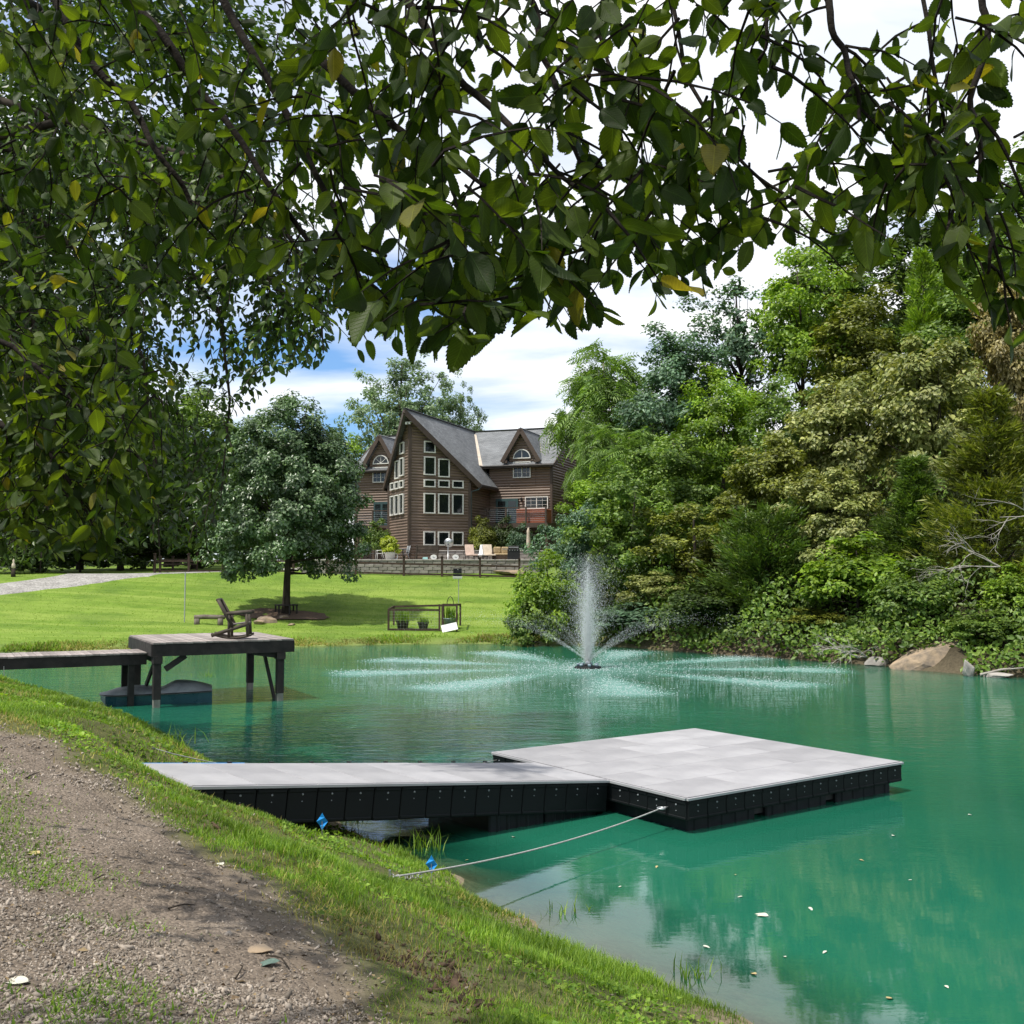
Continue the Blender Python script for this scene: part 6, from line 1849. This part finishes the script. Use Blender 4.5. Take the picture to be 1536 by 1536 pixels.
blades('bank_grass', X, Y, L, .0021*np.maximum(1, D/5.5)*rg9.uniform(.7, 1.4, len(X)), 'grass', 'bright green grass covering the near bank down to the water', seed=2)
def wdry(x, y):
    d = field(dsh, x, y); return np.where((d > .0) & (d < 1.3), .9*sstep(-.1, .5, vnoise(x, y, .83, 2, 1.1)), .10+.35*sstep(.1, .7, vnoise(x, y, .44, 3, 1.5)))*(1-field(pm_, x, y))*(d > 0)
S = sample(34000, (-14, 3.0), (4, 24), wdry); X, Y = S[:, 0], S[:, 1]
blades('dry_grass', X, Y, rg9.uniform(.03, .09, len(X)), .0022*np.maximum(1, Y/5.5), 'grass_dry', 'straw-coloured dry grass along the waterline', 1.6, 3)
# low weeds in the middle and at the edge of the track
def wweed(x, y):
    d = field(pd_, x, y); mid = np.exp(-((d-1.45)/.5)**2)*sstep(-.15, .4, vnoise(x, y, .29, 3, 1.8))
    return (mid*.9+.12*(d > 0)*sstep(.3, .7, vnoise(x, y, .49, 3, 2.1)))*(field(dsh, x, y) > 1)
S = sample(30000, (-5, 1), (3.2, 11), wweed); X, Y = S[:, 0], S[:, 1]
blades('track_weeds', X, Y, rg9.uniform(.02, .065, len(X)), rg9.uniform(.002, .006, len(X)), 'grass', 'thin weeds and clover growing on the worn track', 1.6, 4)
# broad-leaved weeds among the grass
S = sample(9000, (-10, 3), (3.2, 20), lambda x, y: (1-field(pm_, x, y))*(field(dsh, x, y) > .3)*(field(dsh, x, y) < 9)*sstep(.1, .6, vnoise(x, y, .95, 3, 2.6)))
n = len(S); P = np.stack([S[:, 0], S[:, 1], gzi(S[:, 0], S[:, 1])+rg9.uniform(.01, .05, n)], -1)
Nn = unit(rg9.normal(size=(n, 3))*.45+np.array([0, 0, 1.0])); Yv = unit(np.cross(Nn, rg9.normal(size=(n, 3))))
V, F = scatter(DIA_V*np.array([1.2, 1, 1]), DIA_F, P, frames(Yv, Nn), rg9.uniform(.02, .05, n)*np.maximum(1, S[:, 1]/9))
tag(link('bank_weeds', np_mesh('bank_weeds', V, F, M['grass'])), 'broad-leaved weeds scattered through the bank grass', 'weeds', kind='stuff')
# far shore fringe
n = 26000
k = rg9.integers(0, 8, n); sh = SHORE[13:21]; t = rg9.random(n); k = np.minimum(k, 6)
X = sh[k, 0]*(1-t)+sh[k+1, 0]*t; Y = sh[k, 1]*(1-t)+sh[k+1, 1]*t+np.abs(rg9.normal(size=n))*.45-.05
ok = (field(dsh, X, Y) > -.05) & (X < 1.6); X, Y = X[ok], Y[ok]
hh = .55+.45*vnoise(X, Y, .66, 3, 1.6)
gq = rg9.random(len(X)) < np.clip(.5+.5*vnoise(X, Y, .55, 3, .9), .15, .85)
blades('shore_grass', X[gq], Y[gq], (rg9.uniform(.08, .26, len(X))*hh)[gq], np.full(gq.sum(), .014), 'grass_dry', 'tan dry grass fringe along the far lawn shore', .9, 5)
blades('shore_grass', X[~gq], Y[~gq], (rg9.uniform(.10, .30, len(X))*hh)[~gq], np.full((~gq).sum(), .014), 'grass', 'green grass tufts along the far lawn shore', .9, 8)
n = 30000
X = rg9.uniform(-30, 2.0, n); Y = rg9.uniform(42, 64, n); d = field(dsh, X, Y); ok = (d > .15) & (poly_d(np.array(dr+dl[::-1]), X, Y) < -.1); X, Y = X[ok], Y[ok]
blades('lawn_grass', X, Y, rg9.uniform(.03, .07, len(X)), np.full(len(X), .014), 'grass_lawn', 'mown lawn grass on the slope below the house', .9, 6)
# ------------------------------------------------------------------ gravel on the track
n = 42000
S = sample(n, (-6.5, 1.2), (2.9, 14), lambda x, y: field(pm_, x, y)*(.18+.82*sstep(-.35, .45, vnoise(x, y, .71, 3, 1.1)+.9*np.exp(-((field(pd_, x, y)-1.6)/.8)**2)-.35))+.002*(field(dsh, x, y) > .8))
X, Y = S[:, 0], S[:, 1]; s1 = rg9.lognormal(np.log(.0054), .44, n)*np.maximum(1, Y/7)
P = np.stack([X, Y, gzi(X, Y)+.010+s1*.2], -1)
q = unit(rg9.normal(size=(n, 3))); R = frames(q, unit(rg9.normal(size=(n, 3))))
GV = OCT_V+np.random.default_rng(3).normal(size=OCT_V.shape)*.22
V, F = scatter(GV, OCT_F, P, R, np.stack([s1*1.15, s1, s1*.85], -1))
tag(link('gravel', np_mesh('gravel', V, F, M['pebble'])), 'pale loose gravel strewn over the worn track', 'gravel', kind='stuff')
# dead leaf bits and bark crumbs on the track and its edges
n = 2600
S = sample(n, (-6, 2), (2.9, 13), lambda x, y: (.25+.75*sstep(-.2, .5, vnoise(x, y, .23, 3, 1.9)))*(field(dsh, x, y) > .6)*np.where(field(pd_, x, y) > -.5, 1.0, .12))
P = np.stack([S[:, 0], S[:, 1], gzi(S[:, 0], S[:, 1])+.016], -1)
Nn = unit(rg9.normal(size=(n, 3))*.35+np.array([0, 0, 1.0])); Yv = unit(np.cross(Nn, rg9.normal(size=(n, 3))))
V, F = scatter(DIA_V, DIA_F, P, frames(Yv, Nn), rg9.lognormal(np.log(.017), .45, n))
tag(link('leaf_litter', np_mesh('leaf_litter', V, F, plain('leaf_litter', (.24, .18, .10), (.10, .07, .045), 9, .9, .3, 40, .1, (1, 1, 1), .5))), 'brown crumbs of dead leaves scattered on the track', 'leaf litter', kind='stuff')
# clods of torn soil beside the track
n = 700
S = sample(n, (-5, 2), (3.2, 11), lambda x, y: field(rm_, x, y)); s1 = rg9.lognormal(np.log(.010), .45, n)
P = np.stack([S[:, 0], S[:, 1], gzi(S[:, 0], S[:, 1])+s1*.3], -1); R = frames(unit(rg9.normal(size=(n, 3))), unit(rg9.normal(size=(n, 3))))
V, F = scatter(GV, OCT_F, P, R, np.stack([s1*1.3, s1, s1*.8], -1))
tag(link('soil_clods', np_mesh('soil_clods', V, F, plain('dark_soil', (.13, .09, .06), (.06, .042, .03), 20, .95, .6, 60, .05))), 'dark clods of torn soil in the grass beside the track', 'soil', kind='stuff')
# ------------------------------------------------------------------ weeds at the water's edge
for px, py, n_, h_, sp_, lab, sd in ((640, 1290, 46, .38, .10, 'tall arching weeds at the water beside the front mooring rope', 1), (255, 1118, 40, .34, .16, 'leafy weeds at the waterline behind the ramp', 2),
                                  (310, 1128, 30, .26, .12, 'small weeds at the waterline just behind the ramp end', 3), (525, 1238, 60, .26, .14, 'dark weeds at the waterline under the ramp', 4),
                                  (1040, 1490, 26, .22, .08, 'thin weeds standing in the shallows at the bottom right', 5), (845, 1390, 22, .2, .1, 'sparse sedge at the water edge in the foreground', 6)):
    p = hit(px, py); tuft('waterside_weeds', (p[0], p[1], max(p[2], -.02)-.02), n_, h_, sp_, 'leaf_dark' if sd == 4 else 'grass', lab, 'weeds', None, sd+20, .006, 1.3)
# ------------------------------------------------------------------ odds and ends on the track
def flat_leaf(px, py, L, mat, label, rot, on='ground', group=None, cat='leaf', name='fallen_leaf'):
    p = hit(px, py) if on == 'ground' else G(px, py, .006)
    V, F = elm_leaf(.12, .18, int(px) % 7)
    V = V-np.array([0, .5, 0])
    o = link(name, np_mesh(name, V, F, M[mat]), None, (p[0], p[1], p[2]+(.022 if on == 'ground' else .004)), (RNG.uniform(-.1, .1), RNG.uniform(-.12, .12), rot), (L, L, L))
    return tag(o, label, cat, group)
flat_leaf(48, 1284, .11, 'leaf_litter', 'yellow fallen leaf on the track at the left edge', 1.2)
flat_leaf(398, 1452, .13, 'leaf_bluegreen', 'blue-green fallen leaf beside the flat stone on the track', 1.9)
flat_leaf(22, 1478, .12, 'petal', 'pale curled leaf on the track at the bottom left', 1.4)
flat_leaf(330, 1300, .08, 'petal', 'pale leaf at the grass edge of the track', .6)
p = hit(385, 1428); rock('flat_stone', (p[0], p[1], p[2]+.012), (.10, .075, .022), 'flat tan stone in the track', 'stone', 31, 'stone')
def stick(a, b, r, label, sd):
    p, q = hit(*a), hit(*b); p[2] += .02; q[2] += .025; m = MB(); mid = (p+q)/2+np.array([.01, .015*sd, .008])
    m.tube([p, p*.5+mid*.5+np.array([.004, 0, .003]), mid, q*.6+mid*.4, q], [r, r*.95, r*.8, r*.7, r*.4], 6); tag(m.build('stick', M['bark'], None, True), label, 'stick')
stick((252, 1370), (292, 1368), .005, 'thin dark twig lying across the middle of the track', 1)
stick((400, 1442), (434, 1464), .005, 'crooked twig beside the flat stone', 2)
stick((353, 1478), (360, 1456), .004, 'short bent twig left of the blue-green leaf', 3)
stick((140, 1330), (158, 1320), .004, 'short twig near the left side of the track', 1)
stick((38, 1172), (60, 1164), .005, 'twig on the far end of the track', 2)
# ------------------------------------------------------------------ leaves floating on the pond
flat_leaf(1140, 1372, .15, 'petal', 'largest pale leaf floating in front of the dock', 1.1, 'water', cat='leaf', name='floating_leaf')
FL = [(1103, 1312), (1110, 1345), (1216, 1363), (1335, 1497), (1177, 1435), (1237, 1428), (1292, 1290), (1340, 1253), (1365, 1320), (985, 1300), (1060, 1420), (770, 1255), (700, 1290), (1420, 1480), (1455, 1222), (1130, 1460), (930, 1330)]
for i, (px, py) in enumerate(FL):
    flat_leaf(px, py, .035+.012*(i % 4), 'petal' if i % 3 else 'leaf_litter', 'small pale leaf floating on the calm water around the dock', i*1.7, 'water', 'small leaves floating on the pond', name='floating_leaf')
